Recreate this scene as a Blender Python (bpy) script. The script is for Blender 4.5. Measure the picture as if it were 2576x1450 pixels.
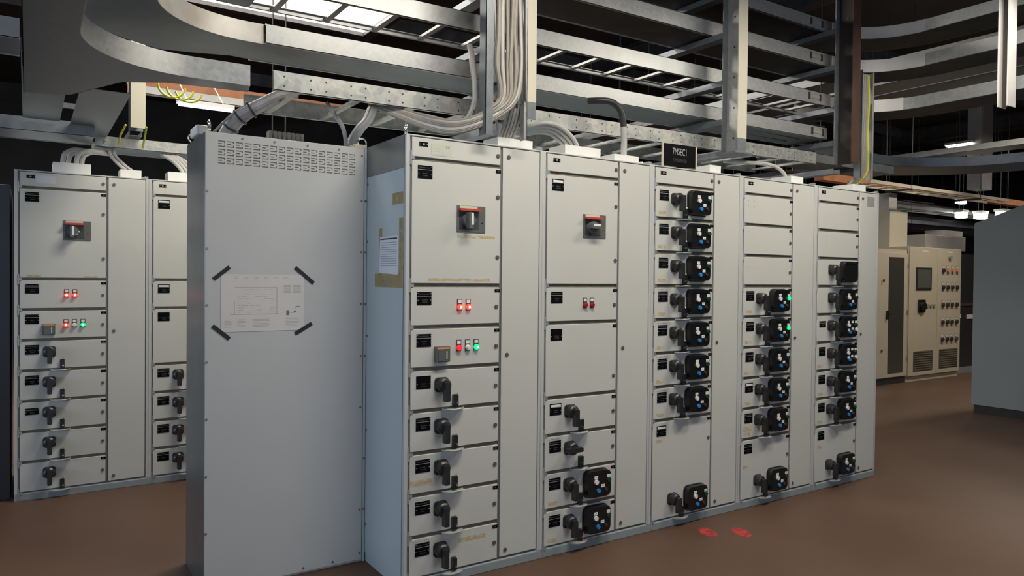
import bpy, math, random
from mathutils import Vector, Matrix
random.seed(7)
for o in list(bpy.data.objects): bpy.data.objects.remove(o)
SC = bpy.context.scene
COL = SC.collection
R = math.radians

# ------------------------------------------------------------------ camera
cam = bpy.data.cameras.new('camera'); cam.sensor_fit = 'HORIZONTAL'; cam.sensor_width = 36.0
cam.lens = 1852.09464 / 2576 * 36.0
cam.clip_end = 200
co = bpy.data.objects.new('camera', cam); COL.objects.link(co)
_r = Vector((0.835524, -0.549367, 0.009827)); _u = Vector((-0.00039, 0.017292, 0.99985)); _f = Vector((0.549454, 0.835402, -0.014234))
co.matrix_world = Matrix(((_r.x, _u.x, -_f.x, -1.50234), (_r.y, _u.y, -_f.y, -3.20960), (_r.z, _u.z, -_f.z, 1.51699), (0, 0, 0, 1)))
SC.camera = co

# ------------------------------------------------------------------ world, exposure, lights
w = bpy.data.worlds.new('world'); SC.world = w; w.use_nodes = True
w.node_tree.nodes['Background'].inputs[0].default_value = (0.55, 0.65, 0.85, 1)
w.node_tree.nodes['Background'].inputs[1].default_value = 0.05
SC.view_settings.view_transform = 'Standard'; SC.view_settings.look = 'None'
SC.view_settings.exposure = 0.12; SC.view_settings.gamma = 1.0; SC.view_settings.use_curve_mapping = False

def area(name, loc, rot, sx, sy, power, col):
    l = bpy.data.lights.new(name, 'AREA'); l.shape = 'RECTANGLE'; l.size = sx; l.size_y = sy; l.energy = power; l.color = col
    o = bpy.data.objects.new(name, l); COL.objects.link(o); o.location = loc; o.rotation_euler = rot
    return o
WARM = (1.0, 0.92, 0.78); DAY = (0.62, 0.78, 1.0)
FRONT_LAMPS = [(0.5, -1.35, 3.62), (3.1, -1.30, 3.50), (8.6, -2.1, 3.9)]
for i, p in enumerate(FRONT_LAMPS):
    area('luminaire_light', (p[0], p[1], p[2] - 0.09), (0, 0, 0), 1.5, 0.28, (57, 47, 12)[i], WARM)
# added blue fill, set at an unseen window band behind the camera
area('blue_fill', (0.0, -8.8, 2.0), (R(90), 0, 0), 9.0, 2.2, 55, DAY)
area('blue_fill', (-8.8, 0.0, 2.0), (R(90), 0, R(-90)), 7.0, 2.2, 200, DAY)  # second added fill, from the left, to lift the row's end side
# daylight through the rooflight over the second row
area('rooflight_daylight', (-0.8, 5.75, 4.92), (0, 0, 0), 6.3, 1.6, 190, (1.0, 0.95, 0.86))
area('luminaire_light', (0.2, 1.55, 3.99), (0, 0, 0), 1.5, 0.28, 88, WARM)
area('luminaire_light', (9.5, 0.8, 4.3), (0, 0, 0), 1.5, 0.3, 120, (1.0, 0.88, 0.70))  # added lamp to brighten the background cabinets
area('luminaire_light', (16.0, 0.5, 4.7), (0, 0, 0), 1.5, 0.3, 120, WARM)  # added lamp off to the right, lifts the distant trays

# ------------------------------------------------------------------ materials
def _mat(name):
    m = bpy.data.materials.new(name); m.use_nodes = True
    nt = m.node_tree; b = nt.nodes['Principled BSDF']
    return m, nt, b
def mat(name, col, rough=0.5, metal=0.0, noise=0.0, nscale=30.0, bump=0.0, bscale=200.0, spec=0.5, emis=None, estr=0.0, col2=None):
    m, nt, b = _mat(name)
    b.inputs['Base Color'].default_value = (*col, 1); b.inputs['Roughness'].default_value = rough
    b.inputs['Metallic'].default_value = metal; b.inputs['Specular IOR Level'].default_value = spec
    tc = nt.nodes.new('ShaderNodeTexCoord')
    if noise > 0 or col2:
        n = nt.nodes.new('ShaderNodeTexNoise'); n.inputs['Scale'].default_value = nscale; n.inputs['Detail'].default_value = 5
        nt.links.new(tc.outputs['Object'], n.inputs['Vector'])
        rp = nt.nodes.new('ShaderNodeValToRGB'); nt.links.new(n.outputs['Fac'], rp.inputs['Fac'])
        c2 = col2 or tuple(min(1, c * (1 + noise)) for c in col); c1 = col if col2 else tuple(c * (1 - noise) for c in col)
        rp.color_ramp.elements[0].color = (*c1, 1); rp.color_ramp.elements[0].position = 0.3
        rp.color_ramp.elements[1].color = (*c2, 1); rp.color_ramp.elements[1].position = 0.7
        nt.links.new(rp.outputs['Color'], b.inputs['Base Color'])
    if bump > 0:
        n2 = nt.nodes.new('ShaderNodeTexNoise'); n2.inputs['Scale'].default_value = bscale
        nt.links.new(tc.outputs['Object'], n2.inputs['Vector'])
        bp = nt.nodes.new('ShaderNodeBump'); bp.inputs['Strength'].default_value = bump; bp.inputs['Distance'].default_value = 0.002
        nt.links.new(n2.outputs['Fac'], bp.inputs['Height']); nt.links.new(bp.outputs['Normal'], b.inputs['Normal'])
    if emis:
        b.inputs['Emission Color'].default_value = (*emis, 1); b.inputs['Emission Strength'].default_value = estr
    return m
def galv(name, lo, hi, metal=0.65, rough=0.38, scale=22.0, spangle=0.35):
    m, nt, b = _mat(name)
    tc = nt.nodes.new('ShaderNodeTexCoord'); v = nt.nodes.new('ShaderNodeTexVoronoi'); v.inputs['Scale'].default_value = scale
    mp = nt.nodes.new('ShaderNodeMapping'); mp.inputs['Scale'].default_value = (1, 1, 1)
    ns = nt.nodes.new('ShaderNodeTexNoise'); ns.inputs['Scale'].default_value = 9; ns.inputs['Detail'].default_value = 4
    nt.links.new(tc.outputs['Object'], mp.inputs['Vector']); nt.links.new(mp.outputs['Vector'], v.inputs['Vector'])
    nt.links.new(tc.outputs['Object'], ns.inputs['Vector'])
    mx = nt.nodes.new('ShaderNodeMix'); mx.data_type = 'FLOAT'; mx.inputs[0].default_value = 0.5
    sep = nt.nodes.new('ShaderNodeSeparateColor'); nt.links.new(v.outputs['Color'], sep.inputs['Color'])
    mx.inputs[0].default_value = 1 - spangle
    nt.links.new(sep.outputs[0], mx.inputs[2]); nt.links.new(ns.outputs['Fac'], mx.inputs[3])
    rp = nt.nodes.new('ShaderNodeValToRGB'); nt.links.new(mx.outputs[0], rp.inputs['Fac'])
    rp.color_ramp.elements[0].color = (*lo, 1); rp.color_ramp.elements[0].position = 0.25
    rp.color_ramp.elements[1].color = (*hi, 1); rp.color_ramp.elements[1].position = 0.75
    nt.links.new(rp.outputs['Color'], b.inputs['Base Color'])
    mr = nt.nodes.new('ShaderNodeMapRange'); mr.inputs['To Min'].default_value = rough - 0.08; mr.inputs['To Max'].default_value = rough + 0.1
    nt.links.new(mx.outputs[0], mr.inputs['Value']); nt.links.new(mr.outputs[0], b.inputs['Roughness'])
    b.inputs['Metallic'].default_value = metal
    return m
def decal(name, col, scale=18, lo=0.35, hi=0.6, stretch=(1, 1, 1), dens=1.0):
    m, nt, b = _mat(name)
    b.inputs['Base Color'].default_value = (*col, 1); b.inputs['Roughness'].default_value = 0.7
    tc = nt.nodes.new('ShaderNodeTexCoord'); mp = nt.nodes.new('ShaderNodeMapping'); mp.inputs['Scale'].default_value = stretch
    n = nt.nodes.new('ShaderNodeTexNoise'); n.inputs['Scale'].default_value = scale; n.inputs['Detail'].default_value = 6
    nt.links.new(tc.outputs['Object'], mp.inputs['Vector']); nt.links.new(mp.outputs['Vector'], n.inputs['Vector'])
    mr = nt.nodes.new('ShaderNodeMapRange'); mr.inputs['From Min'].default_value = lo; mr.inputs['From Max'].default_value = hi
    mr.inputs['To Max'].default_value = dens
    nt.links.new(n.outputs['Fac'], mr.inputs['Value']); nt.links.new(mr.outputs[0], b.inputs['Alpha'])
    return m

M = {}
M['paint'] = mat('grey_enamel', (0.52, 0.52, 0.485), 0.42, noise=0.02, nscale=3, bump=0.05, bscale=400)
M['paint_body'] = mat('daylight_tinted_enamel', (0.44, 0.50, 0.52), 0.42, noise=0.02, nscale=3)  # bluish daylight from the left is put into this enamel colour
M['paint_post'] = mat('post_enamel', (0.46, 0.47, 0.46), 0.45, noise=0.02, nscale=3)
M['paint_big'] = mat('light_grey_enamel', (0.48, 0.485, 0.48), 0.45, noise=0.02, nscale=2.5, bump=0.05, bscale=400)
M['divider'] = mat('divider_strip', (0.15, 0.135, 0.105), 0.5, metal=0.3, noise=0.15, nscale=20)  # olive strip colour with the shade of the door gaps mixed in
M['plinth'] = mat('plinth_enamel', (0.24, 0.27, 0.28), 0.5, noise=0.05, nscale=6)
M['gap'] = mat('hinge_gap', (0.16, 0.16, 0.17), 0.55, metal=0.3)
M['galv'] = galv('galvanised_steel', (0.30, 0.315, 0.32), (0.40, 0.40, 0.39), 0.5, 0.40, 60)
M['galv_spangle'] = galv('spangled_galvanised_steel', (0.28, 0.30, 0.30), (0.45, 0.44, 0.40), 0.5, 0.40, 38, 0.40)
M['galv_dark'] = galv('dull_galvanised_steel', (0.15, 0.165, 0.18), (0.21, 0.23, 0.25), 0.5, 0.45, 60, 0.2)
M['galv_sheet'] = mat('bare_zinc_sheet', (0.25, 0.27, 0.28), 0.30, metal=0.75, noise=0.10, nscale=4)
M['galv_pale'] = mat('pale_grey_tray_bend', (0.46, 0.45, 0.44), 0.45, metal=0.15, noise=0.08, nscale=5)
M['tray_soiled'] = mat('weathered_zinc', (0.60, 0.59, 0.56), 0.42, metal=0.2, nscale=7, col2=(0.42, 0.36, 0.30))
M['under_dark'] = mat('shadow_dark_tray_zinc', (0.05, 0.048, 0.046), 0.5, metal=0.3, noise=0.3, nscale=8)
M['cream'] = mat('cream_enamel', (0.52, 0.48, 0.39), 0.5, noise=0.03, nscale=4)
M['white_box'] = mat('white_gland_box_enamel', (0.72, 0.71, 0.68), 0.5, noise=0.04, nscale=15)
M['black'] = mat('black_plastic', (0.012, 0.012, 0.013), 0.35, noise=0.2, nscale=30)
M['black_panel'] = mat('black_fascia', (0.009, 0.009, 0.010), 0.28)
M['dark_knob'] = mat('charcoal_handle_plastic', (0.018, 0.018, 0.019), 0.38, noise=0.2, nscale=40)
M['plate'] = mat('black_engraved_plate', (0.003, 0.003, 0.004), 0.6, spec=0.06)
M['white'] = mat('white_plastic', (0.72, 0.73, 0.70), 0.4)
M['engrave'] = mat('engraved_lettering', (0.34, 0.34, 0.34), 0.5)
M['engrave_dim'] = mat('faint_engraved_lettering', (0.05, 0.05, 0.05), 0.5)
M['blue'] = mat('blue_button', (0.02, 0.22, 0.62), 0.35)
M['green_off'] = mat('dark_green_lens', (0.005, 0.05, 0.03), 0.25)
M['dark_btn'] = mat('dark_brown_button', (0.04, 0.03, 0.03), 0.4)
M['chrome'] = mat('bright_metal', (0.75, 0.75, 0.72), 0.22, metal=1.0)
M['lip'] = mat('pale_zinc_lip', (0.46, 0.47, 0.45), 0.35, metal=0.25)
M['brass'] = mat('dull_lock_metal', (0.22, 0.19, 0.16), 0.35, metal=0.8)
M['breaker'] = mat('grey_breaker_moulding', (0.10, 0.105, 0.10), 0.45)
M['breaker_d'] = mat('dark_breaker_moulding', (0.045, 0.045, 0.042), 0.45)
M['red'] = mat('red_band', (0.45, 0.05, 0.03), 0.4)
M['red_lens'] = mat('red_lens', (0.35, 0.01, 0.01), 0.25)
M['red_lit'] = mat('lit_red_lens', (0.6, 0.02, 0.01), 0.3, emis=(1.0, 0.03, 0.02), estr=3.0)
M['red_hot'] = mat('lit_red_lens_core', (0.9, 0.4, 0.2), 0.3, emis=(1.0, 0.45, 0.22), estr=7.0)
M['green_lit'] = mat('lit_green_lens', (0.01, 0.35, 0.12), 0.3, emis=(0.01, 0.7, 0.22), estr=1.2)
M['green_hot'] = mat('lit_green_lens_core', (0.3, 0.9, 0.5), 0.3, emis=(0.15, 1.0, 0.5), estr=3.0)
M['green_go'] = mat('lit_green_panel_lamp', (0.01, 0.4, 0.12), 0.3, emis=(0.01, 0.85, 0.22), estr=1.6)
M['red_dim'] = mat('dim_red_lens', (0.5, 0.02, 0.02), 0.3, emis=(1.0, 0.03, 0.05), estr=0.6)
M['paper'] = mat('paper', (0.60, 0.58, 0.56), 0.8, noise=0.02, nscale=8)
M['paper_w'] = mat('white_paper', (0.66, 0.67, 0.72), 0.8)
M['ink'] = mat('printed_ink', (0.36, 0.35, 0.36), 0.8)
M['ink_dark'] = mat('dark_printed_ink', (0.16, 0.15, 0.18), 0.8)
M['ink_black'] = mat('black_printed_ink', (0.04, 0.03, 0.04), 0.8)
M['tape'] = mat('black_tape', (0.010, 0.009, 0.010), 0.55)
M['label'] = mat('pale_green_label', (0.47, 0.50, 0.40), 0.5)
M['label_w'] = mat('pale_label', (0.60, 0.62, 0.66), 0.5)
M['label_g'] = mat('grey_rating_label', (0.26, 0.27, 0.25), 0.5)
M['cable'] = mat('beige_cable_sheath', (0.25, 0.228, 0.195), 0.5, noise=0.12, nscale=12)
M['cable_w'] = mat('pale_cable_sheath', (0.40, 0.39, 0.375), 0.5, noise=0.08, nscale=12)
M['cable_g'] = mat('grey_wrapped_cable', (0.27, 0.27, 0.285), 0.5, noise=0.15, nscale=25)
M['cable_k'] = mat('black_cable_sheath', (0.02, 0.02, 0.022), 0.45)
M['cable_y'] = mat('yellow_green_earth_wire', (0.65, 0.45, 0.02), 0.4, nscale=9, col2=(0.25, 0.5, 0.06))
M['rust'] = mat('rust_brown_primer', (0.060, 0.028, 0.018), 0.6, noise=0.25, nscale=9)
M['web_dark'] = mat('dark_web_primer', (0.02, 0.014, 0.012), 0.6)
M['orange'] = mat('orange_primer', (0.62, 0.25, 0.12), 0.6, noise=0.15, nscale=9)
M['adhesive'] = decal('brown_adhesive_residue', (0.42, 0.33, 0.15), 14, 0.22, 0.50, dens=0.7)
M['yellow_mark'] = decal('faded_yellow_marks', (0.80, 0.58, 0.20), 26, 0.34, 0.66, (1, 1, 2), 0.55)
M['redpaint'] = decal('red_paint_on_floor', (0.50, 0.05, 0.045), 20, 0.30, 0.60, (1, 1.4, 1), 0.9)
M['ceiling'] = mat('dark_brown_roof_deck', (0.035, 0.028, 0.024), 0.8, noise=0.4, nscale=1.2)
M['wall'] = mat('dark_hall_wall', (0.05, 0.05, 0.05), 0.8, noise=0.25, nscale=1.5)
M['beam'] = mat('dark_steel_beam', (0.06, 0.055, 0.055), 0.55, metal=0.3, noise=0.3, nscale=5)
M['purlin'] = mat('zinc_purlin', (0.16, 0.16, 0.17), 0.5, metal=0.4, noise=0.3, nscale=5)
M['light'] = mat('lit_diffuser', (1, 1, 1), 0.5, emis=(1.0, 0.95, 0.85), estr=9.0)
M['sky'] = mat('bright_rooflight_sheet', (1, 1, 1), 0.5, emis=(1.0, 0.94, 0.86), estr=7.0)
M['window'] = mat('fill_window_pane', (0.6, 0.7, 0.9), 0.2, emis=(0.62, 0.78, 1.0), estr=1.2)  # glowing panes of the two added fill windows
M['cab_beige'] = mat('beige_enamel', (0.52, 0.47, 0.38), 0.45, noise=0.03, nscale=3)
M['glass'] = mat('dark_door_glass', (0.055, 0.055, 0.05), 0.12)
M['screen'] = mat('grey_screen', (0.10, 0.11, 0.10), 0.2)
M['steel_dark'] = mat('charcoal_cabinet_enamel', (0.025, 0.024, 0.028), 0.4)
M['grey_cab'] = mat('blue_grey_cabinet_enamel', (0.17, 0.20, 0.215), 0.5, noise=0.02, nscale=3)
M['vent'] = mat('dark_vent_opening', (0.10, 0.085, 0.075), 0.7)
M['louvre'] = mat('brown_louvre', (0.14, 0.12, 0.09), 0.6)
def floor_mat():
    m, nt, b = _mat('brown_floor_coating')
    tc = nt.nodes.new('ShaderNodeTexCoord'); n = nt.nodes.new('ShaderNodeTexNoise'); n.inputs['Scale'].default_value = 1.3; n.inputs['Detail'].default_value = 8
    n2 = nt.nodes.new('ShaderNodeTexNoise'); n2.inputs['Scale'].default_value = 60; n2.inputs['Detail'].default_value = 3
    for k in (n, n2): nt.links.new(tc.outputs['Object'], k.inputs['Vector'])
    mx = nt.nodes.new('ShaderNodeMix'); mx.data_type = 'FLOAT'; mx.inputs[0].default_value = 0.3
    nt.links.new(n.outputs['Fac'], mx.inputs[2]); nt.links.new(n2.outputs['Fac'], mx.inputs[3])
    rp = nt.nodes.new('ShaderNodeValToRGB'); nt.links.new(mx.outputs[0], rp.inputs['Fac'])
    rp.color_ramp.elements[0].color = (0.080, 0.041, 0.025, 1); rp.color_ramp.elements[0].position = 0.3
    rp.color_ramp.elements[1].color = (0.115, 0.064, 0.041, 1); rp.color_ramp.elements[1].position = 0.7
    nt.links.new(rp.outputs['Color'], b.inputs['Base Color'])
    b.inputs['Roughness'].default_value = 0.5
    return m
M['floor'] = floor_mat()

# ------------------------------------------------------------------ mesh builder
class MB:
    def __init__(s): s.v = []; s.f = []; s.m = []
    def _add(s, vs, fs, mi):
        n = len(s.v); s.v += [tuple(p) for p in vs]; s.f += [tuple(i + n for i in f) for f in fs]; s.m += [mi] * len(fs)
    def box(s, x0, y0, z0, x1, y1, z1, mi=0):
        if x0 > x1: x0, x1 = x1, x0
        if y0 > y1: y0, y1 = y1, y0
        if z0 > z1: z0, z1 = z1, z0
        vs = [(x0, y0, z0), (x1, y0, z0), (x1, y1, z0), (x0, y1, z0), (x0, y0, z1), (x1, y0, z1), (x1, y1, z1), (x0, y1, z1)]
        s._add(vs, [(0, 3, 2, 1), (4, 5, 6, 7), (0, 1, 5, 4), (1, 2, 6, 5), (2, 3, 7, 6), (3, 0, 4, 7)], mi)
        return s
    def cyl(s, p0, p1, r, n=16, mi=0, r2=None):
        p0 = Vector(p0); p1 = Vector(p1); r2 = r if r2 is None else r2
        d = (p1 - p0).normalized(); a = Vector((0, 0, 1)) if abs(d.z) < 0.9 else Vector((1, 0, 0))
        u = d.cross(a).normalized(); v = d.cross(u)
        vs = []
        for p, rr in ((p0, r), (p1, r2)):
            for i in range(n):
                t = 2 * math.pi * i / n; vs.append(p + u * (rr * math.cos(t)) + v * (rr * math.sin(t)))
        fs = [(i, n + i, n + (i + 1) % n, (i + 1) % n) for i in range(n)] + [tuple(range(n)), tuple(reversed(range(n, 2 * n)))]
        s._add(vs, fs, mi); return s
    def tube(s, pts, r, n=8, mi=0, closed=False):
        P = [Vector(p) for p in pts]; N = len(P); up = Vector((0, 0, 1)); vs = []; prev = None
        for i, p in enumerate(P):
            if closed: d = (P[(i + 1) % N] - P[i - 1]).normalized()
            else: d = (P[min(i + 1, N - 1)] - P[max(i - 1, 0)]).normalized()
            if prev is None:
                a = up if abs(d.z) < 0.9 else Vector((1, 0, 0)); u = d.cross(a).normalized()
            else:
                u = (prev - d * prev.dot(d)); u = u.normalized() if u.length > 1e-6 else d.cross(up).normalized()
            prev = u; v = d.cross(u)
            rr = r[i] if isinstance(r, (list, tuple)) else r
            for k in range(n):
                t = 2 * math.pi * k / n; vs.append(p + u * (rr * math.cos(t)) + v * (rr * math.sin(t)))
        fs = []
        for i in range(N if closed else N - 1):
            j = (i + 1) % N
            for k in range(n): fs.append((i * n + k, i * n + (k + 1) % n, j * n + (k + 1) % n, j * n + k))
        if not closed: fs += [tuple(reversed(range(n))), tuple(range((N - 1) * n, N * n))]
        s._add(vs, fs, mi); return s
    def prism(s, poly, a, b, axis='y', mi=0, scale=1.0):
        # poly: 2D points; axis y -> (x,z) extruded along y, axis z -> (x,y), axis x -> (y,z); scale shrinks the far (b) end about its centre
        n = len(poly); cx = sum(p[0] for p in poly) / n; cy = sum(p[1] for p in poly) / n
        def P(p, t):
            if axis == 'y': return (p[0], t, p[1])
            if axis == 'z': return (p[0], p[1], t)
            return (t, p[0], p[1])
        q = [(cx + (p[0] - cx) * scale, cy + (p[1] - cy) * scale) for p in poly]
        vs = [P(p, a) for p in poly] + [P(p, b) for p in q]
        fs = [(i, (i + 1) % n, n + (i + 1) % n, n + i) for i in range(n)] + [tuple(reversed(range(n))), tuple(range(n, 2 * n))]
        s._add(vs, fs, mi); return s
    def wall(s, pts, z0, z1, th, mi=0):
        # upright sheet following 2D points, thickness th to the left side of travel
        P = [Vector((p[0], p[1])) for p in pts]; off = []
        for i in range(len(P)):
            d = (P[min(i + 1, len(P) - 1)] - P[max(i - 1, 0)]).normalized(); off.append(P[i] + Vector((-d.y, d.x)) * th)
        n = len(P); vs = [(p.x, p.y, z0) for p in P] + [(p.x, p.y, z1) for p in P] + [(p.x, p.y, z0) for p in off] + [(p.x, p.y, z1) for p in off]
        fs = []
        for i in range(n - 1):
            fs += [(i, i + 1, n + i + 1, n + i), (2 * n + i + 1, 2 * n + i, 3 * n + i, 3 * n + i + 1), (n + i, n + i + 1, 3 * n + i + 1, 3 * n + i), (i + 1, i, 2 * n + i, 2 * n + i + 1)]
        fs += [(0, n, 3 * n, 2 * n), (n - 1, 3 * n - 1, 4 * n - 1, 2 * n - 1)]
        s._add(vs, fs, mi); return s
    def mesh(s, name, mats, smooth=True):
        me = bpy.data.meshes.new(name); me.from_pydata(s.v, [], s.f)
        for m in (mats if isinstance(mats, (list, tuple)) else [mats]): me.materials.append(M[m] if isinstance(m, str) else m)
        me.polygons.foreach_set('material_index', s.m)
        import bmesh
        bm = bmesh.new(); bm.from_mesh(me); bmesh.ops.recalc_face_normals(bm, faces=bm.faces); bm.to_mesh(me); bm.free()
        if smooth:
            me.polygons.foreach_set('use_smooth', [True] * len(me.polygons)); me.set_sharp_from_angle(angle=R(35))
        me.update(); return me
    def build(s, name, mats, parent=None, loc=(0, 0, 0), bevel=0.0, label=None, smooth=True):
        return place(name, s.mesh(name, mats, smooth), parent, loc, bevel, label)
def place(name, me, parent=None, loc=(0, 0, 0), bevel=0.0, label=None, rot=None):
    o = bpy.data.objects.new(name, me); COL.objects.link(o); o.location = loc
    if rot: o.rotation_euler = rot
    if parent: o.parent = parent
    if bevel:
        b = o.modifiers.new('bevel', 'BEVEL'); b.width = bevel; b.segments = 2; b.limit_method = 'ANGLE'; b.angle_limit = R(40)
    if label: o['label'] = label
    return o
def thing(name, label, cat, loc=(0, 0, 0), group=None):
    o = bpy.data.objects.new(name, None); COL.objects.link(o); o.location = loc; o.empty_display_size = 0.1
    return tag(o, label, cat, group)
def tag(o, label, cat, group=None):
    o['label'] = label; o['category'] = cat
    if group: o['group'] = group
    return o
def struct(o):
    o['kind'] = 'structure'; return o
def smooth_path(pts, sub=6):
    P = [Vector(p) for p in pts]; out = []
    for i in range(len(P) - 1):
        p0 = P[max(i - 1, 0)]; p1 = P[i]; p2 = P[i + 1]; p3 = P[min(i + 2, len(P) - 1)]
        for k in range(sub):
            t = k / sub
            out.append(0.5 * ((2 * p1) + (p2 - p0) * t + (2 * p0 - 5 * p1 + 4 * p2 - p3) * t * t + (3 * p1 - p0 - 3 * p2 + p3) * t ** 3))
    out.append(P[-1]); return out
def rrect(x0, z0, x1, z1, r, n=5):
    pts = []
    for cx, cz, a0 in ((x1 - r, z1 - r, 0), (x0 + r, z1 - r, 90), (x0 + r, z0 + r, 180), (x1 - r, z0 + r, 270)):
        for k in range(n + 1):
            a = R(a0 + 90 * k / n); pts.append((cx + r * math.cos(a), cz + r * math.sin(a)))
    return pts
def text_mesh(name, body, size, mats, ext=0.0004):
    c = bpy.data.curves.new(name, 'FONT'); c.body = body; c.size = size; c.extrude = ext; c.align_x = 'CENTER'
    o = bpy.data.objects.new(name, c); COL.objects.link(o)
    dg = bpy.context.evaluated_depsgraph_get(); me = bpy.data.meshes.new_from_object(o.evaluated_get(dg))
    bpy.data.objects.remove(o); me.name = name; me.materials.clear(); me.materials.append(M[mats]); return me

# ------------------------------------------------------------------ the hall
struct(MB().box(-9, -9, -0.1, 32, 16, 0).build('floor', 'floor'))
struct(MB().box(-9, -9, 5.6, 32, 16, 5.75).build('ceiling', 'ceiling'))
b = MB(); b.box(-9, -9.2, 0, 32, -9, 0.9); b.box(-9, -9.2, 3.1, 32, -9, 5.6); b.box(-9, -9.2, 0.9, -4.5, -9, 3.1); b.box(4.5, -9.2, 0.9, 32, -9, 3.1)
struct(b.build('wall_front', 'wall'))
b = MB()
for i in range(6): b.box(-4.5 + 1.5 * i + 0.03, -9.12, 0.93, -3.0 + 1.5 * i - 0.03, -9.10, 3.07)
struct(b.build('fill_window_1', 'window'))  # unseen window, added to go with the blue fill
struct(MB().box(-9, 16, 0, 32, 16.2, 5.6).build('wall_back', 'wall'))
b = MB(); b.box(-9.2, -9, 0, -9, 16, 0.9); b.box(-9.2, -9, 3.1, -9, 16, 5.6); b.box(-9.2, -9, 0.9, -9, -3.5, 3.1); b.box(-9.2, 3.5, 0.9, -9, 16, 3.1)
struct(b.build('wall_left', 'wall'))
b = MB()
for i in range(5): b.box(-9.12, -3.5 + 1.4 * i + 0.03, 0.93, -9.10, -2.1 + 1.4 * i - 0.03, 3.07)
struct(b.build('fill_window_2', 'window'))  # unseen left window, added to brighten the row's end side
struct(MB().box(32, -9, 0, 32.2, 16, 5.6).build('wall_right', 'wall'))
# rooflight: bright sheet hung in the deck over the far aisle
b = MB(); b.box(-4.0, 4.6, 4.98, 2.48, 6.75, 5.0)
struct(b.build('window_2', 'sky'))
b = MB()
for y in (4.54, 6.76): b.box(-4.0, y, 4.93, 2.53, y + 0.05, 5.6)
b.box(2.48, 4.54, 4.93, 2.53, 6.81, 5.6); b.box(-4.05, 4.54, 4.93, -4.0, 6.81, 5.6)
struct(b.build('trim_1', 'beam'))
# roof steel: main beams along the depth and purlins along the rows
n = 2
for x in (-5.0, 2.8, 7.2, 12.5, 18.0, 24.0):
    b = MB(); b.box(x - 0.1, -9, 5.15, x + 0.1, 16, 5.17); b.box(x - 0.01, -9, 5.17, x + 0.01, 16, 5.5); b.box(x - 0.1, -9, 5.5, x + 0.1, 16, 5.52)
    struct(b.build('trim_%d' % n, 'beam')); n += 1
for y in (-6.0, -3.4, -0.9, 1.6, 4.1, 7.6, 9.6, 12.2):
    b = MB(); b.box(-9, y - 0.03, 5.52, 32, y + 0.03, 5.6); b.box(-9, y - 0.005, 5.36, 32, y + 0.005, 5.52)
    struct(b.build('trim_%d' % n, 'purlin')); n += 1

# ------------------------------------------------------------------ shared fitting meshes (origin on the door face)
def knob_mesh(horizontal=False):
    b = MB(); b.prism(rrect(-0.038, -0.037, 0.038, 0.037, 0.018), 0, -0.010, scale=0.96)
    b.cyl((0, -0.01, 0), (0, -0.040, 0), 0.037, 20, 0, 0.035); b.cyl((0, -0.040, 0), (0, -0.048, 0), 0.035, 20, 0, 0.027)
    if horizontal: b.prism(rrect(-0.058, -0.015, 0.048, 0.011, 0.007, 3), -0.040, -0.072, scale=0.92)
    else: b.prism(rrect(-0.014, -0.078, 0.014, 0.022, 0.007, 3), -0.044, -0.074, scale=0.94)
    return b.mesh('rotary_handle', 'dark_knob')
def hasp_mesh():
    b = MB(); b.prism(rrect(-0.013, -0.032, 0.013, 0.032, 0.004, 2), 0, -0.020)
    b.cyl((0.004, -0.018, -0.010), (0.004, -0.029, -0.010), 0.006, 10, 1)
    b.cyl((0.006, -0.016, 0.030), (0.006, -0.016, 0.040), 0.003, 8, 1)
    return b.mesh('padlock_hasp', ['black', 'chrome'])
def lip_mesh():
    pts = [(-0.058, 0)] + [(-0.058 * math.cos(R(a)), -0.044 * math.sin(R(a))) for a in range(0, 181, 15)]
    b = MB(); b.prism(pts, -0.003, 0.001, 'z'); b.tube([(p[0], p[1], 0.002) for p in pts[1:]], 0.0028, 6)
    return b.mesh('pull_lip', 'lip')
def latch_mesh():
    b = MB(); b.cyl((0, 0.001, 0), (0, -0.004, 0), 0.0108, 14); b.cyl((0, -0.004, 0), (0, -0.005, 0), 0.0065, 10, 1)
    return b.mesh('latch', ['brass', 'vent'])
def idtag_mesh():
    b = MB(); b.box(-0.015, -0.002, -0.008, 0.015, 0, 0.008); b.box(-0.006, -0.0026, -0.003, 0.006, -0.002, 0.003, 1)
    return b.mesh('identification_tag', ['plate', 'engrave_dim'])
def plate_mesh(kind, seed=0):
    rnd = random.Random(seed + 11); w = 0.039; h = 0.0315
    b = MB()
    if kind == 'small': h = 0.022
    b.box(-w, -0.002, -h, w, 0, h)
    split = h * 0.36
    if kind in ('full', 'white', 'small'):
        b.box(-w, -0.0026, split - 0.001, w, -0.002, split + 0.001, 1)
        if kind == 'white': b.box(-w + 0.006, -0.0030, split + 0.002, w - 0.005, -0.002, h - 0.006, 2)
        else:
            x = -w + 0.010
            while x < w - 0.012:
                l = rnd.uniform(0.004, 0.009); b.box(x, -0.0026, h * 0.60, x + l, -0.002, h * 0.74, 3); x += l + 0.0025
        for sx in (-1, 1): b.cyl((sx * (w - 0.005), -0.002, h - 0.007), (sx * (w - 0.005), -0.0032, h - 0.007), 0.002, 8, 1)
    for sx in (-1, 1): b.cyl((sx * (w - 0.005), -0.002, -h * 0.25), (sx * (w - 0.005), -0.0032, -h * 0.25), 0.002, 8, 1)
    for row, (a, c) in enumerate(((-0.018, 0.016), (-0.013, 0.012))):
        z = -h * (0.22 + 0.33 * row); x = a * rnd.uniform(0.6, 1.1)
        while x < c:
            l = rnd.uniform(0.003, 0.008); b.box(x, -0.0026, z - 0.0022, x + l, -0.002, z + 0.0022, 3); x += l + 0.002
    return b.mesh('nameplate', ['plate', 'engrave', 'white', 'engrave_dim'])
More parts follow.
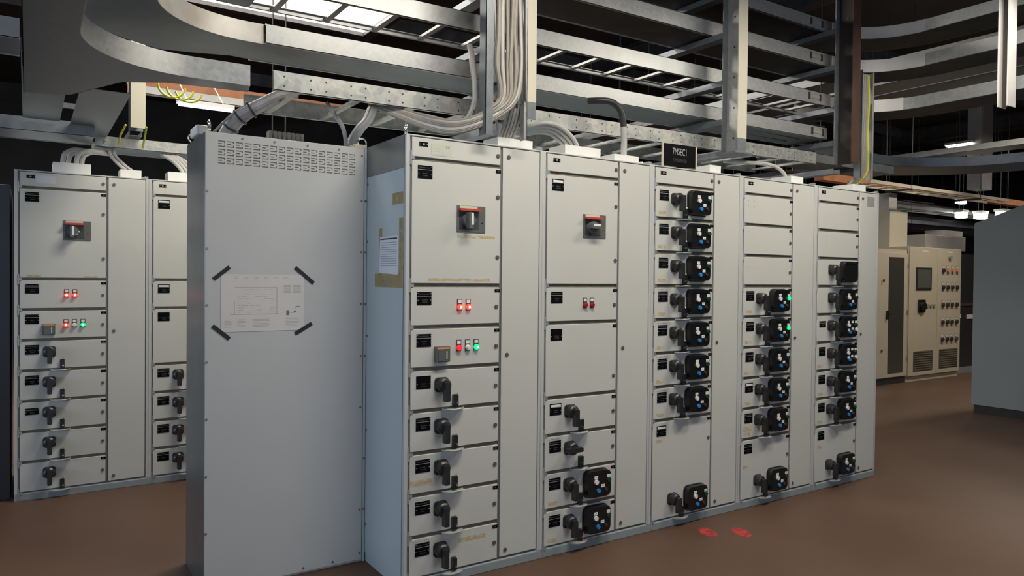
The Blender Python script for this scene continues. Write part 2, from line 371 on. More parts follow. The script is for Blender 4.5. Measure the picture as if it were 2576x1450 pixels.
def lamp_mesh(kind):
    b = MB(); b.box(-0.014, -0.003, -0.017, 0.014, 0, 0.040, 0); b.box(-0.010, -0.0045, 0.020, 0.010, -0.003, 0.036, 1)
    b.cyl((0, -0.003, 0), (0, -0.010, 0), 0.0145, 18, 2); b.cyl((0, -0.010, 0), (0, -0.018, 0), 0.0130, 18, 2, 0.010)
    b.cyl((0, -0.018, 0), (0, -0.0190, 0), 0.0065, 14, 3)
    m = {'red_on': ['breaker_d', 'white', 'red_lit', 'red_hot'], 'red_dim': ['breaker_d', 'white', 'red_dim', 'red_dim'], 'red_off': ['breaker_d', 'white', 'red_lens', 'red_lens'],
         'white': ['breaker_d', 'white', 'white', 'white'], 'green_on': ['breaker_d', 'white', 'green_lit', 'green_hot']}[kind]
    return b.mesh('indicator_lamp', m)
def hinge_mesh():
    b = MB(); b.cyl((0, 0.001, -0.034), (0, 0.001, 0.034), 0.0048, 8); b.box(0.002, -0.002, -0.008, 0.020, 0.004, 0.008); return b.mesh('hinge', 'galv')
HG = hinge_mesh()
def holes_mesh():
    b = MB()
    for x in (-0.030, 0.030):
        for z in (-0.018, 0.018): b.cyl((x, 0.001, z), (x, -0.0008, z), 0.0022, 8)
    return b.mesh('rivet_holes', 'gap')
HM = holes_mesh()
def scribble(seed, n=9, w=0.090):
    rnd = random.Random(seed); b = MB(); x = -w / 2
    for i in range(n):
        st = w / n; b.box(x, -0.0008, -0.0035, x + 0.0014, 0, 0.0035 + rnd.uniform(-0.002, 0.002))
        if rnd.random() < 0.7: zz = rnd.uniform(-0.003, 0.003); b.box(x, -0.0008, zz, x + st * 0.6, 0, zz + 0.0013)
        x += st
    return b.mesh('handwriting', 'ink_dark')
KN = knob_mesh(); KH = knob_mesh(True); HS = hasp_mesh(); LP = lip_mesh(); LT = latch_mesh(); IT = idtag_mesh()
PL = {k: [plate_mesh(k, i) for i in range(3)] for k in ('full', 'white', 'small', 'plain')}
LM = {k: lamp_mesh(k) for k in ('red_on', 'red_dim', 'red_off', 'white', 'green_on')}
def rnd_plate(k): return random.choice(PL[k])
# control fascia pieces
def fascia_mesh():
    b = MB(); b.prism(rrect(0, 0, 0.180, 0.158, 0.034), 0, -0.010); b.prism(rrect(0.003, 0.003, 0.178, 0.155, 0.032), -0.010, -0.040, scale=0.97)
    b.box(0.025, -0.042, 0.134, 0.156, -0.038, 0.141); b.cyl((0.178, -0.015, 0.088), (0.190, -0.015, 0.088), 0.008, 10)
    return b.mesh('control_panel', 'black_panel')
FM = fascia_mesh()
def btn(r, m, name='push_button', h=0.010):
    b = MB(); b.cyl((0, 0, 0), (0, -h, 0), r, 18, 0, r * 0.93); return b.mesh(name, m)
BW = btn(0.0145, 'white', 'indicator_lamp'); BB = btn(0.0125, 'blue'); BD = btn(0.010, 'dark_btn'); BG = btn(0.013, 'green_off', 'indicator_lamp'); BGL = btn(0.013, 'green_go', 'indicator_lamp')
_b = MB(); _b.box(-0.0125, -0.002, -0.0085, 0.0125, 0, 0.0085); _b.box(-0.006, -0.0024, -0.001, 0.006, -0.002, 0.0015, 1); ST = _b.mesh('legend_sticker', ['white', 'ink'])

MOD = 0.2036
def zk(k): return 0.05 + MOD * k
def add_handle(door, z0, horiz=False):
    place('rotary_handle', KH if horiz else KN, door, (0.198, 0, z0 + 0.122))
    place('padlock_hasp', HS, door, (0.272, 0, z0 + 0.038))
def add_panel(root, z0, style='std', lit=False, mx=0.0):
    p = place('control_panel', FM, root, (0.294 + mx, 0, z0 + 0.028))
    if style == 'blank': return p
    y = -0.0395
    def q(me, x, z, nm): place(nm, me, p, (x, y, z))
    q(BW, 0.066, 0.092, 'indicator_lamp'); q(ST, 0.066, 0.117, 'legend_sticker')
    q(BG if not lit else BGL, 0.158, 0.094, 'indicator_lamp'); q(ST, 0.158, 0.117, 'legend_sticker')
    q(ST, 0.115, 0.066, 'legend_sticker'); q(BB, 0.082, 0.042, 'push_button'); q(BD, 0.137, 0.044, 'push_button')
    if style == 'many':
        q(ST, 0.115, 0.117, 'legend_sticker'); q(BW, 0.162, 0.060, 'indicator_lamp'); q(ST, 0.070, 0.060, 'legend_sticker')
    return p
def breaker(root, z0, horiz):
    b = MB(); b.box(0.276, -0.004, z0, 0.440, 0, z0 + 0.132); b.box(0.288, -0.006, z0 + 0.014, 0.400, -0.004, z0 + 0.108, 1)
    b.box(0.290, -0.0065, z0 + 0.118, 0.392, -0.004, z0 + 0.130, 2); b.cyl((0.420, -0.004, z0 + 0.048), (0.420, -0.0055, z0 + 0.048), 0.004, 10, 3)
    o = b.build('breaker_plate', ['breaker', 'breaker_d', 'label', 'black'], root, bevel=0.001)
    b = MB(); b.prism(rrect(0.284, z0 + 0.104, 0.402, z0 + 0.116, 0.003, 2), -0.004, -0.030); b.build('red_cover_strip', 'red', o)
    b = MB(); b.cyl((0.335, -0.006, z0 + 0.060), (0.335, -0.030, z0 + 0.060), 0.036, 22, 0, 0.033)
    if horiz:
        b.prism(rrect(0.296, z0 + 0.050, 0.366, z0 + 0.078, 0.006, 3), -0.028, -0.062); b.box(0.306, -0.063, z0 + 0.064, 0.354, -0.061, z0 + 0.076, 1)
    else:
        b.prism(rrect(0.314, z0 + 0.016, 0.338, z0 + 0.096, 0.006, 3), -0.028, -0.062); b.box(0.326, -0.063, z0 + 0.034, 0.338, -0.061, z0 + 0.092, 1)
    b.build('breaker_handle', ['breaker', 'white'], o)
    b = MB(); b.cyl((0.356, -0.006, z0 + 0.042), (0.356, -0.032, z0 + 0.042), 0.003, 8); b.cyl((0.368, -0.006, z0 + 0.058), (0.368, -0.031, z0 + 0.058), 0.004, 8)
    b.build('test_button', 'chrome', o)
def meter(root, z0):
    b = MB(); b.prism(rrect(0.156, z0 + 0.032, 0.230, z0 + 0.108, 0.004, 2), 0, -0.030); b.prism(rrect(0.164, z0 + 0.038, 0.222, z0 + 0.094, 0.004, 2), -0.030, -0.034, mi=1)
    b.box(0.160, -0.0315, z0 + 0.096, 0.226, -0.030, z0 + 0.105, 2); b.box(0.206, -0.036, z0 + 0.046, 0.212, -0.033, z0 + 0.086, 3)
    b.build('selector_module', ['breaker', 'screen', 'orange', 'label'], root)

def cabinet(x, y, label, spec, top='std', group=None, depth=1.0, side=None):
    t = thing('motor_control_cabinet', label, 'cabinet', (x, y, 0), group)
    b = MB(); b.box(0.001, 0.02, 0.05, 0.799, depth, 2.197); b.box(0.001, 0.004, 0.0, 0.799, depth - 0.02, 0.05)
    b.build('housing', 'paint_body', t)
    b = MB(); b.box(0, 0.0, 0.002, 0.80, 0.03, 0.044); b.build('plinth_front', 'plinth', t, bevel=0.0015)
    # frame: posts and dark divider strips between the compartments
    b = MB()
    b.box(0.0, 0, 0.046, 0.020, 0.02, 2.198, 0); b.box(0.783, 0, 0.046, 0.799, 0.02, 2.198, 0); b.box(0.0, 0.001, 2.1905, 0.799, 0.02, 2.198, 0)
    b.build('corner_post', 'paint_post', t, bevel=0.002)
    b = MB(); b.box(0.021, 0.010, 0.046, 0.782, 0.02, 2.19, 0); b.box(0.533, 0.006, 0.05, 0.543, 0.012, 2.17, 1); b.box(0.0205, 0.005, 0.05, 0.0285, 0.012, 2.17, 1)
    b.build('inner_frame', ['divider', 'gap'], t)
    # cable way door
    b = MB(); b.box(0.546, 0, 0.062, 0.778, 0.014, 2.186); d = b.build('cable_way_door', 'paint', t, bevel=0.002)
    for z in (2.14, 1.115, 0.095): place('latch', LT, d, (0.580, 0, z))
    # top strip
    b = MB(); b.box(0.030, 0, 2.094, 0.530, 0.014, 2.186); d = b.build('top_cover', 'paint', t, bevel=0.002)
    place('latch', LT, d, (0.514, 0, 2.14)); b = MB(); b.box(0.068, -0.002, 2.145, 0.114, 0, 2.166); b.cyl((0.073, -0.002, 2.155), (0.073, -0.003, 2.155), 0.0022, 8, 1); b.cyl((0.109, -0.002, 2.155), (0.109, -0.003, 2.155), 0.0022, 8, 1)
    b.box(0.086, -0.0026, 2.151, 0.096, -0.002, 2.160, 1)
    b.build('identification_tag', ['plate', 'engrave'], d)
    if top == 'ce':
        b = MB(); b.box(0.132, -0.001, 2.108, 0.242, 0, 2.164)
        for i in range(5): b.box(0.138, -0.0015, 2.113 + i * 0.008, 0.138 + 0.09 - 0.012 * (i % 3), -0.001, 2.1145 + i * 0.008, 1)
        rl = b.build('rating_label', ['label', 'label_w'], d)
        place('marking', text_mesh('marking', 'CE', 0.017, 'ink_dark'), rl, (0.222, -0.0012, 2.146), rot=(R(90), 0, 0))
    if top == 'label':
        b = MB(); b.box(0.121, -0.001, 2.116, 0.231, 0, 2.168); b.build('rating_label', 'label_w', d)
    if top == 'end':
        b = MB(); b.box(0.640, -0.001, 2.085, 0.735, 0, 2.160); b.build('rating_label', 'label_g', t)
    b = MB(); b.box(0.755, 0.0, 2.1985, 0.778, 0.03, 2.208); b.box(0.775, 0.006, 2.1985, 0.798, 0.03, 2.214); b.build('top_bracket', 'galv', t)
    place('hinge', HG, t, (0.0245, -0.001, 2.086))
    for s in spec:
        k0, k1, kind = s[0], s[1], s[2]; opt = s[3] if len(s) > 3 else {}
        z0 = zk(k0); z1 = zk(k1)
        b = MB(); b.box(0.031, 0, z0 + 0.010, 0.531, 0.014, z1 - 0.010)
        d = b.build('compartment_door' if k1 - k0 > 1 else 'drawer_front', 'paint', t, bevel=0.002)
        pk = opt.get('plate', 'full')
        if pk: place('nameplate', rnd_plate(pk), d, (0.100, 0, z1 - (0.064 if pk != 'small' else 0.070)))
        if pk is None and kind == 'blank': place('rivet_holes', HM, d, (0.100, 0, z1 - 0.064))
        if opt.get('hand'): place('handwriting', scribble(opt['hand']), d, (0.098, 0, z1 - 0.0235))
        place('hinge', HG, t, (0.0245, -0.001, z0))
        place('identification_tag', IT, d, (0.517, 0, z1 - 0.026))
        if kind == 'breaker':
            for z in (1.928, 1.620): place('latch', LT, d, (0.515, 0, z))
            breaker(t, 1.742, opt.get('horiz', False))
        elif kind == 'panel':
            place('rotary_handle', KN, d, (0.196, 0, z0 + 0.122)); place('padlock_hasp', HS, d, (0.272, 0, z0 + 0.036))
            add_panel(t, z0, opt.get('style', 'std'), opt.get('lit', False))
            if k1 - k0 > 1: place('latch', LT, d, (0.512, 0, z1 - 0.148))
        elif kind == 'handle': add_handle(d, z0, opt.get('horiz', False)); place('latch', LT, d, (0.512, 0, z0 + 0.095))
        elif kind == 'lamps':
            for x_, c in zip((0.296, 0.345), opt['c']): place('indicator_lamp', LM[c], d, (x_, 0, z0 + 0.096))
            place('latch', LT, d, (0.512, 0, z0 + 0.095))
        elif kind == 'meter':
            for x_, c in zip((0.293, 0.343, 0.393), ('red_dim' if opt.get('dim') else 'red_on', 'white', 'green_on')): place('indicator_lamp', LM[c], d, (x_, 0, z0 + 0.096))
            meter(d, z0); place('latch', LT, d, (0.512, 0, z0 + 0.095))
        else: place('latch', LT, d, (0.512, 0, z0 + 0.095))
        if kind in ('panel', 'handle') and opt.get('lip', True): place('pull_lip', LP, t, (0.262, 0.001, z0 - 0.001))
        for mk in opt.get('marks', []):
            b = MB(); b.box(mk[0], -0.0006, mk[1], mk[2], 0, mk[3]); b.build('yellow_mark', 'yellow_mark', d, smooth=False)
    return t
G1 = 'cabinets of the front motor control row'
G2 = 'cabinets of the rear motor control row'
def ym(k1, dz=0.0, x0=0.055, x1=0.115): return (x0, zk(k1) - 0.180 - dz, x1, zk(k1) - 0.160 - dz)
S1 = [(0, 1, 'handle', {'plate': 'full', 'hand': 5, 'marks': [(0.30, zk(1) - 0.07, 0.46, zk(1) - 0.048)]}), (1, 2, 'handle'), (2, 3, 'handle', {'marks': [(0.032, zk(3) - 0.16, 0.15, zk(3) - 0.13)]}), (3, 4, 'handle'), (4, 5, 'handle', {'plate': 'plain'}),
      (5, 6, 'meter', {'dim': True}), (6, 7, 'lamps', {'c': ('red_on', 'red_on')}), (7, 10, 'breaker', {'marks': [(0.28, 1.712, 0.50, 1.726), (0.12, 1.496, 0.47, 1.510)]})]
S2 = [(0, 1, 'panel', {'marks': [ym(1)]}), (1, 2, 'panel', {'marks': [ym(2)]}), (2, 3, 'handle', {'horiz': True, 'hand': 8}), (3, 4, 'handle', {'plate': 'white'}), (4, 6, 'blank', {'plate': 'plain'}),
      (6, 7, 'lamps', {'c': ('red_off', 'red_off')}), (7, 10, 'breaker', {'horiz': True, 'plate': 'white'})]
S3 = [(0, 3, 'panel', {'plate': 'white', 'marks': [(0.055, 0.525, 0.105, 0.545)], 'lip': True})] + [(k, k + 1, 'panel', {'marks': [ym(k + 1)], 'hand': (k + 20) if k in (3, 4, 5, 6) else None}) for k in range(3, 10)]
S4 = [(0, 2, 'panel', {'marks': [(0.05, 0.26, 0.10, 0.28)]})] + [(k, k + 1, 'panel', {'lit': k in (5, 6), 'plate': 'white' if k == 3 else 'full', 'marks': [ym(k + 1)] + ([(0.05, zk(3) - 0.15, 0.13, zk(3) - 0.12)] if k == 2 else [])}) for k in range(2, 7)] + [(k, k + 1, 'blank', {'plate': None}) for k in (7, 8, 9)]
S5 = [(0, 2, 'panel', {'marks': [(0.06, 0.30, 0.11, 0.32)]})] + [(k, k + 1, 'panel', {'style': 'many' if k in (4, 5) else 'std', 'plate': 'small' if k == 5 else 'full', 'marks': [ym(k + 1)] if k < 5 else []}) for k in range(2, 6)] + \
     [(6, 7, 'panel', {'plate': None}), (7, 8, 'panel', {'plate': None, 'style': 'blank'}), (8, 9, 'blank', {'plate': None}), (9, 10, 'blank', {'plate': None})]
L1 = [(0, 1, 'handle', {'plate': None}), (1, 2, 'handle', {'plate': None}), (2, 3, 'handle', {'plate': 'small'}), (3, 4, 'handle'), (4, 5, 'handle'), (5, 6, 'meter'), (6, 7, 'lamps', {'c': ('red_on', 'red_on')}), (7, 10, 'breaker', {'marks': [(0.07, 1.492, 0.15, 1.505), (0.40, 1.488, 0.48, 1.498)]})]
L2 = [(0, 1, 'handle'), (1, 2, 'handle'), (2, 3, 'handle'), (3, 4, 'handle'), (4, 6, 'blank', {'plate': 'plain'}), (6, 7, 'lamps', {'c': ('red_on', 'red_on'), 'plate': 'white'}), (7, 10, 'breaker', {'plate': 'white'})]
c1 = cabinet(0.0, 0, 'nearest front row cabinet, two red lamps lit above five handle drawers', S1, 'ce', G1)
cabinet(0.8, 0, 'grey cabinet with two unlit red lamps and a sideways switch handle', S2, 'std', G1)
cabinet(1.6, 0, 'grey cabinet with seven black control panels stacked to the top, under the black name sign', S3, 'std', G1)
cabinet(2.4, 0, 'grey cabinet with three blank drawers above black panels with green lamps lit', S4, 'std', G1)
cabinet(3.2, 0, 'grey cabinet with grey label at top corner, far right end of the front row', S5, 'end', G1)
cabinet(-1.5785, 2.638, 'grey cabinet with red and green lamps lit, left end of the rear row', L1, 'label', G2, 0.8)
cabinet(-0.7785, 2.638, 'grey cabinet in the rear row half hidden behind the tall vented cabinet', L2, 'std', G2, 0.8)
# near end wall of the front row
b = MB(); b.box(-0.001, 0.022, 2.04, -0.004, 0.995, 2.195); b.build('upper_side_cover', 'galv_sheet', c1, label='bare zinc cover strip')
b = MB(); b.box(-0.001, 0.022, 0.05, -0.003, 0.995, 2.036); sp = b.build('side_panel', 'paint_body', c1)
b = MB()
b.box(-0.0036, 0.022, 1.868, -0.0031, 0.15, 1.925); b.box(-0.0036, 0.27, 1.53, -0.0031, 0.31, 1.76); b.box(-0.0036, 0.022, 1.53, -0.0031, 0.068, 1.80); b.box(-0.0036, 0.022, 1.462, -0.0031, 0.36, 1.53)
b.build('adhesive_residue', 'adhesive', sp, smooth=False, label='brown tape residue')
b = MB()
for z in (1.2, 0.7, 1.7, 2.0, 0.2): b.cyl((-0.003, 0.46, z), (-0.006, 0.46, z), 0.006, 10)
b.build('screw', 'brass', sp)

# ------------------------------------------------------------------ tall vented cabinet at the end of the row
YB = 0.4712
t = thing('busbar_cabinet', 'tall plain light grey cabinet with vent slots and a taped drawing on its front', 'cabinet', (0, YB, 0))
b = MB(); b.box(-0.806, 0.012, 0.0, -0.002, 0.46, 2.18); b.build('housing', 'paint_big', t)
b = MB(); b.box(-0.8095, 0.0, 0.0, -0.8065, 0.462, 2.188); b.build('side_panel', 'galv_sheet', t, label='bare zinc side sheet')
b = MB(); b.box(-0.809, 0.0, 0.012, -0.022, 0.012, 2.19); fp = b.build('front_panel', 'paint_big', t, bevel=0.002)
b = MB(); b.box(-0.019, 0.001, 0.0, -0.0045, 0.02, 2.19); b.build('corner_strip', 'paint_body', t, bevel=0.002)
b = MB()
for r_ in range(3):
    for c_ in range(17):
        x = -0.751 + c_ * 0.0405; z = 2.1505 - r_ * 0.0398; h = 0.0042
        b.box(x, -0.0006, z - h / 2, x + 0.031, 0, z + h / 2); b.box(x + 0.0268, -0.0006, z - 0.009, x + 0.031, 0, z - h / 2)
        b.box(x, -0.0006, z - 0.0125 - h / 2, x + 0.018, 0, z - 0.0125 + h / 2)
        b.box(x, -0.0006, z - 0.025 - h / 2, x + 0.031, 0, z - 0.025 + h / 2); b.box(x + 0.0268, -0.0006, z - 0.0225, x + 0.031, 0, z - 0.017)
b.build('vent_slots', 'vent', fp, smooth=False)
scr = MB(); scr.cyl((0, 0.001, 0), (0, -0.003, 0), 0.0055, 10); SM = scr.mesh('screw', 'brass')
for x, z in ((-0.012, 1.914), (-0.012, 1.643), (-0.012, 1.370), (-0.012, 1.095), (-0.012, 0.55), (-0.012, 0.28), (-0.034, 1.912), (-0.034, 1.643), (-0.034, 1.37), (-0.034, 1.095), (-0.034, 0.824), (-0.034, 0.28), (-0.034, 0.05), (-0.034, 2.15),
             (-0.799, 1.373), (-0.799, 1.103), (-0.799, 0.833), (-0.80, 0.56), (-0.80, 0.290), (-0.799, 1.64), (-0.799, 1.91), (-0.488, 2.172), (-0.16, 2.170), (-0.323, 2.172), (-0.64, 2.172), (-0.333, 0.03), (-0.18, 0.03)):
    place('screw', SM, fp if x < -0.02 else t, (x, 0, z))
b = MB(); b.box(-0.50, 0.08, 2.18, -0.30, 0.16, 2.205, 1)
for i in range(8): b.box(-0.49 + i * 0.023, 0.09, 2.205, -0.475 + i * 0.023, 0.14, 2.245)
b.build('terminal_block', ['cable', 'steel_dark'], t)
b = MB(); b.box(-0.075, 0.0, 2.189, -0.006, 0.08, 2.208); b.build('top_bracket', 'cream', t, bevel=0.002)
def eyebolt(parent, loc, rot=0.0, name='lifting_eye'):
    b = MB(); a = [(0.023 * math.cos(R(k)) * math.cos(rot), 0.023 * math.cos(R(k)) * math.sin(rot), 0.034 + 0.023 * math.sin(R(k))) for k in range(0, 360, 20)]
    b.tube(a, 0.0045, 8, closed=True); b.cyl((0, 0, 0), (0, 0, 0.014), 0.008, 10); b.build(name, 'chrome', parent, loc)
eyebolt(t, (-0.025, 0.022, 2.188)); eyebolt(t, (-0.785, 0.03, 2.188), 1.2); eyebolt(t, (-0.79, 0.42, 2.188), 0.3)
eyebolt(c1, (0.012, 0.03, 2.197), R(75))
b = MB(); b.box(-0.83, 0.10, 2.189, -0.775, 0.26, 2.235); b.build('cable_gland', 'white_box', t, bevel=0.006)

# the drawing on the front and its four tapes
b = MB(); b.box(-0.737, YB - 0.0022, 1.243, -0.339, YB - 0.0012, 1.520)
def L(x0, z0, x1, z1, mi=1): b.box(x0, YB - 0.0026, z0, x1, YB - 0.0021, z1, mi)
L(-0.675, 1.456, -0.475, 1.458); L(-0.695, 1.325, -0.465, 1.328); L(-0.475, 1.325, -0.472, 1.458); L(-0.675, 1.325, -0.673, 1.390)
rr = random.Random(3)
for i in range(11):
    z = 1.335 + i * 0.011; x = -0.66
    while x < -0.49:
        l = rr.uniform(0.006, 0.035)
        if rr.random() < 0.55: L(x, z, min(x + l, -0.48), z + 0.0016)
        x += l + 0.006
for i in range(6):
    x = -0.68 + i * 0.047; L(x, 1.506, x + 0.028, 1.5085); L(x + 0.004, 1.500, x + 0.022, 1.502)
for x0, x1 in ((-0.720, -0.680), (-0.66, -0.62), (-0.59, -0.50), (-0.43, -0.36)):
    for j in range(6): L(x0, 1.265 + j * 0.007, x1 - rr.uniform(0, 0.015), 1.267 + j * 0.007)
for j in range(6):
    L(-0.44, 1.430 + j * 0.007, -0.405, 1.433 + j * 0.007); L(-0.395, 1.430 + j * 0.007, -0.355, 1.433 + j * 0.007)
L(-0.427, 1.318, -0.412, 1.343, 2); L(-0.41, 1.330, -0.385, 1.332, 2); L(-0.390, 1.332, -0.379, 1.340, 2); L(-0.380, 1.34, -0.378, 1.365, 2); L(-0.378, 1.361, -0.358, 1.364, 2)
o = b.build('technical_drawing', ['paper', 'ink', 'ink_dark'], smooth=False)
tag(o, 'large sheet with a faint technical drawing taped to the vented cabinet', 'paper')
for (xa, za, xb, zb), lb in zip((((-0.770, 1.495, -0.698, 1.554)), ((-0.384, 1.557, -0.289, 1.478)), ((-0.774, 1.275, -0.697, 1.210)), ((-0.382, 1.224, -0.298, 1.274))),
        ('black tape strip over the upper left corner of the drawing', 'black tape strip over the upper right corner of the drawing', 'black tape strip over the lower left corner of the drawing', 'black tape strip over the lower right corner of the drawing')):
    d = Vector((xb - xa, zb - za)).normalized(); p = Vector((-d.y, d.x)) * 0.0095
    b = MB(); b.prism([(xa + p.x, za + p.y), (xa - p.x, za - p.y), (xb - p.x, zb - p.y), (xb + p.x, zb + p.y)], YB - 0.0036, YB - 0.0028)
    tag(b.build('tape_strip', 'tape', smooth=False), lb, 'tape', 'tapes holding the drawing')
# instruction sheet on the side of the row
b = MB(); b.prism([(0.075, 1.525), (0.305, 1.535), (0.295, 1.715), (0.078, 1.715)], -0.0042, -0.0037, 'x')
b.box(-0.0046, 0.088, 1.700, -0.0041, 0.290, 1.707, 2)
for i in range(11): b.box(-0.0046, 0.090, 1.683 - i * 0.0115, -0.0041, 0.288 - 0.006 * (i % 3), 1.687 - i * 0.0115, 1)
tag(b.build('instruction_sheet', ['paper_w', 'ink', 'ink_black'], smooth=False), 'white sheet of printed lines stuck on the side wall between brown tape residue', 'paper')

# ------------------------------------------------------------------ name sign
t = thing('name_sign', 'black engraved sign with white letters standing on the cabinet tops', 'sign', (1.835, 0.012, 2.198))
b = MB(); b.box(-0.139, -0.004, 0.008, 0.137, 0.0, 0.140); b.cyl((-0.128, -0.004, 0.075), (-0.128, -0.006, 0.075), 0.003, 8, 1); b.build('sign_plate', ['plate', 'chrome'], t)
place('lettering', text_mesh('lettering', '7MSEC1', 0.060, 'engrave'), t, (0.0, -0.0046, 0.078), rot=(R(90), 0, 0)).scale = (0.62, 1, 1)
place('lettering', text_mesh('lettering', '7.7MSD 04 028', 0.030, 'engrave_dim'), t, (0.0, -0.0046, 0.036), rot=(R(90), 0, 0)).scale = (0.62, 1, 1)
for x in (-0.148, 0.139):
    b = MB(); b.box(x, -0.006, 0.0, x + 0.008, 0.004, 0.142); b.build('upright', 'cream', t)
b = MB(); b.prism([(0.004, 0.0), (0.10, 0.0), (0.004, 0.08)], 0.139, 0.142, 'x'); b.build('gusset', 'cream', t)

# ------------------------------------------------------------------ cable entry boxes on the cabinet tops
def gland(x0, x1, y0, y1, h, label, z=2.1985):
    b = MB(); b.prism([(x0, y0), (x1, y0), (x1, y1), (x0, y1)], z, z + h, 'z')
    b.box(x0 + 0.006, y0 - 0.001, z, x1 - 0.006, y0, z + 0.006)
    return tag(b.build('cable_entry_box', 'white_box', bevel=0.003), label, 'box', 'white cable entry boxes on the cabinets')
gland(0.545, 0.765, 0.05, 0.20, 0.052, 'white cable entry box below the vertical cable ladder')
gland(0.985, 1.24, 0.05, 0.20, 0.060, 'widest white cable entry box, where the arching pale cables end')
gland(1.345, 1.535, 0.05, 0.17, 0.045, 'white cable entry box with one cable rising out of it')
gland(2.15, 2.255, 0.05, 0.24, 0.055, 'small white cable entry box just right of the name sign')
gland(2.98, 3.12, 0.05, 0.22, 0.055, 'white cable entry box on the fourth cabinet with one thin cable')
gland(3.73, 3.90, 0.05, 0.22, 0.055, 'white cable entry box at the far end of the front row')
gland(-1.360, -1.135, 2.69, 2.84, 0.075, 'white cable entry box with two fat arching cables, rear row')
gland(-0.955, -0.820, 2.69, 2.84, 0.060, 'white cable entry box over the middle of the rear row')
gland(-0.645, -0.455, 2.69, 2.84, 0.070, 'white cable entry box beside the tall vented cabinet, rear row')
# rough sealing lump and clamp on the third box
b = MB(); b.cyl((1.60, 0.10, 2.1985), (1.60, 0.10, 2.225), 0.02, 12, 0, 0.014); b.cyl((1.56, 0.10, 2.213), (1.61, 0.10, 2.213), 0.008, 10, 0)
tag(b.build('cable_clamp', 'chrome'), 'shiny clamp lying beside the third cable entry box', 'clamp')

# ------------------------------------------------------------------ cable trays above the row
def rail_mb(b, x0, x1, y, z0, z1, inward, mi=0):
    b.box(x0, y, z0, x1, y + 0.003 * inward, z1, mi); b.box(x0, y, z1 - 0.003, x1, y + 0.018 * inward, z1, mi); b.box(x0, y, z0, x1, y + 0.018 * inward, z0 + 0.003, mi)
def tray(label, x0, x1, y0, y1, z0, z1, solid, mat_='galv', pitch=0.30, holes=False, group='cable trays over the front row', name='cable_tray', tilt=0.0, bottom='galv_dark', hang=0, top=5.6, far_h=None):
    t = thing(name, label, 'cable tray', (x0, y0, z0), group); t.rotation_euler = (0, -tilt, 0);
    if hang:
        for i in range(hang):
            xx = (x1 - x0) * (i + 0.5) / hang; b = MB(); b.box(xx - 0.02, -0.03, -0.03, xx + 0.02, y1 - y0 + 0.03, -0.001)
            for yy in (-0.02, y1 - y0 + 0.02): b.cyl((xx, yy, -0.02), (xx, yy, top - z0), 0.005, 6)
            b.build('hanger_bracket', 'under_dark', t)
    L_ = x1 - x0; W_ = y1 - y0; H_ = z1 - z0
    b = MB(); rail_mb(b, 0, L_, 0, 0, H_, 1)
    if holes:
        x = 0.05; i = 0
        while x < L_ - 0.03:
            for z in (H_ * 0.25, H_ * 0.72): b.cyl((x, 0.0005, z), (x, -0.0008, z), 0.0048, 8, 1)
            x += (0.125 if i % 2 == 0 else 0.075); i += 1
    b.build('side_rail', [mat_, 'steel_dark'], t)
    b = MB(); rail_mb(b, 0, L_, W_, 0, far_h or H_, -1); b.build('side_rail', mat_, t)
    if solid:
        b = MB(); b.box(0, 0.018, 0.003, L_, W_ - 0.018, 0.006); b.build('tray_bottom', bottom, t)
    else:
        b = MB(); b.box(-0.016, 0.004, 0.004, 0.016, W_ - 0.004, 0.018); rm = b.mesh('rung', mat_); x = 0.12
        while x < L_ - 0.05: place('rung', rm, t, (x, 0, 0)); x += pitch
    return t
TY0 = 0.25
tray('lowest perforated galvanised cable tray above the front row', -0.555, 3.56, TY0, 0.82, 2.375, 2.467, False, 'galv_spangle', 0.30, True, tilt=0.009)
tray('closed galvanised cable tray on the second level above the front row', -0.59, 3.69, TY0, 0.58, 2.582, 2.672, True, 'galv', tilt=0.008)
tray('open ladder cable tray on the third level, bright gaps showing between rungs', -0.59, 3.74, TY0, 0.57, 2.838, 2.934, False, 'galv', 0.27, tilt=0.008, far_h=0.028)
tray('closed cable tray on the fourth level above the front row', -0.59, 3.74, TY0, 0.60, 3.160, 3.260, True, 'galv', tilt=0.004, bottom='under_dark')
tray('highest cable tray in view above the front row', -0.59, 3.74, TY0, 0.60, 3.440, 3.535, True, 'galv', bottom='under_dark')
# dark cables lying in the upper trays
for k, (zz, yy) in enumerate(((2.63, 0.36), (2.63, 0.46), (3.20, 0.35), (3.20, 0.45), (3.465, 0.40), )):
    pts = [(-0.5 + i * 0.4, yy + 0.02 * math.sin(i * 1.3 + k), zz) for i in range(11)]
    b = MB(); b.tube(smooth_path(pts, 3), 0.018, 8)
    tag(b.build('power_cable', 'cable_k'), 'black power cable lying inside an overhead tray', 'cable', 'black cables lying in the overhead trays')
# clip plates near the third column
for z, x in ((2.693, 3.50), (2.955, 3.46), (3.262, 3.47), (3.52, 3.47)):
    b = MB(); b.box(x, 0.2465, z - 0.045, x + 0.13, 0.2495, z - 0.018, 0)
    for dx in (-0.01, 0.125): b.box(x + dx, 0.243, z - 0.055, x + dx + 0.018, 0.2495, z - 0.005, 1)
    tag(b.build('splice_plate', ['cable', 'steel_dark']), 'joint plate with dark clips on a tray rail near the brown column', 'plate', 'joint plates on the tray rails')

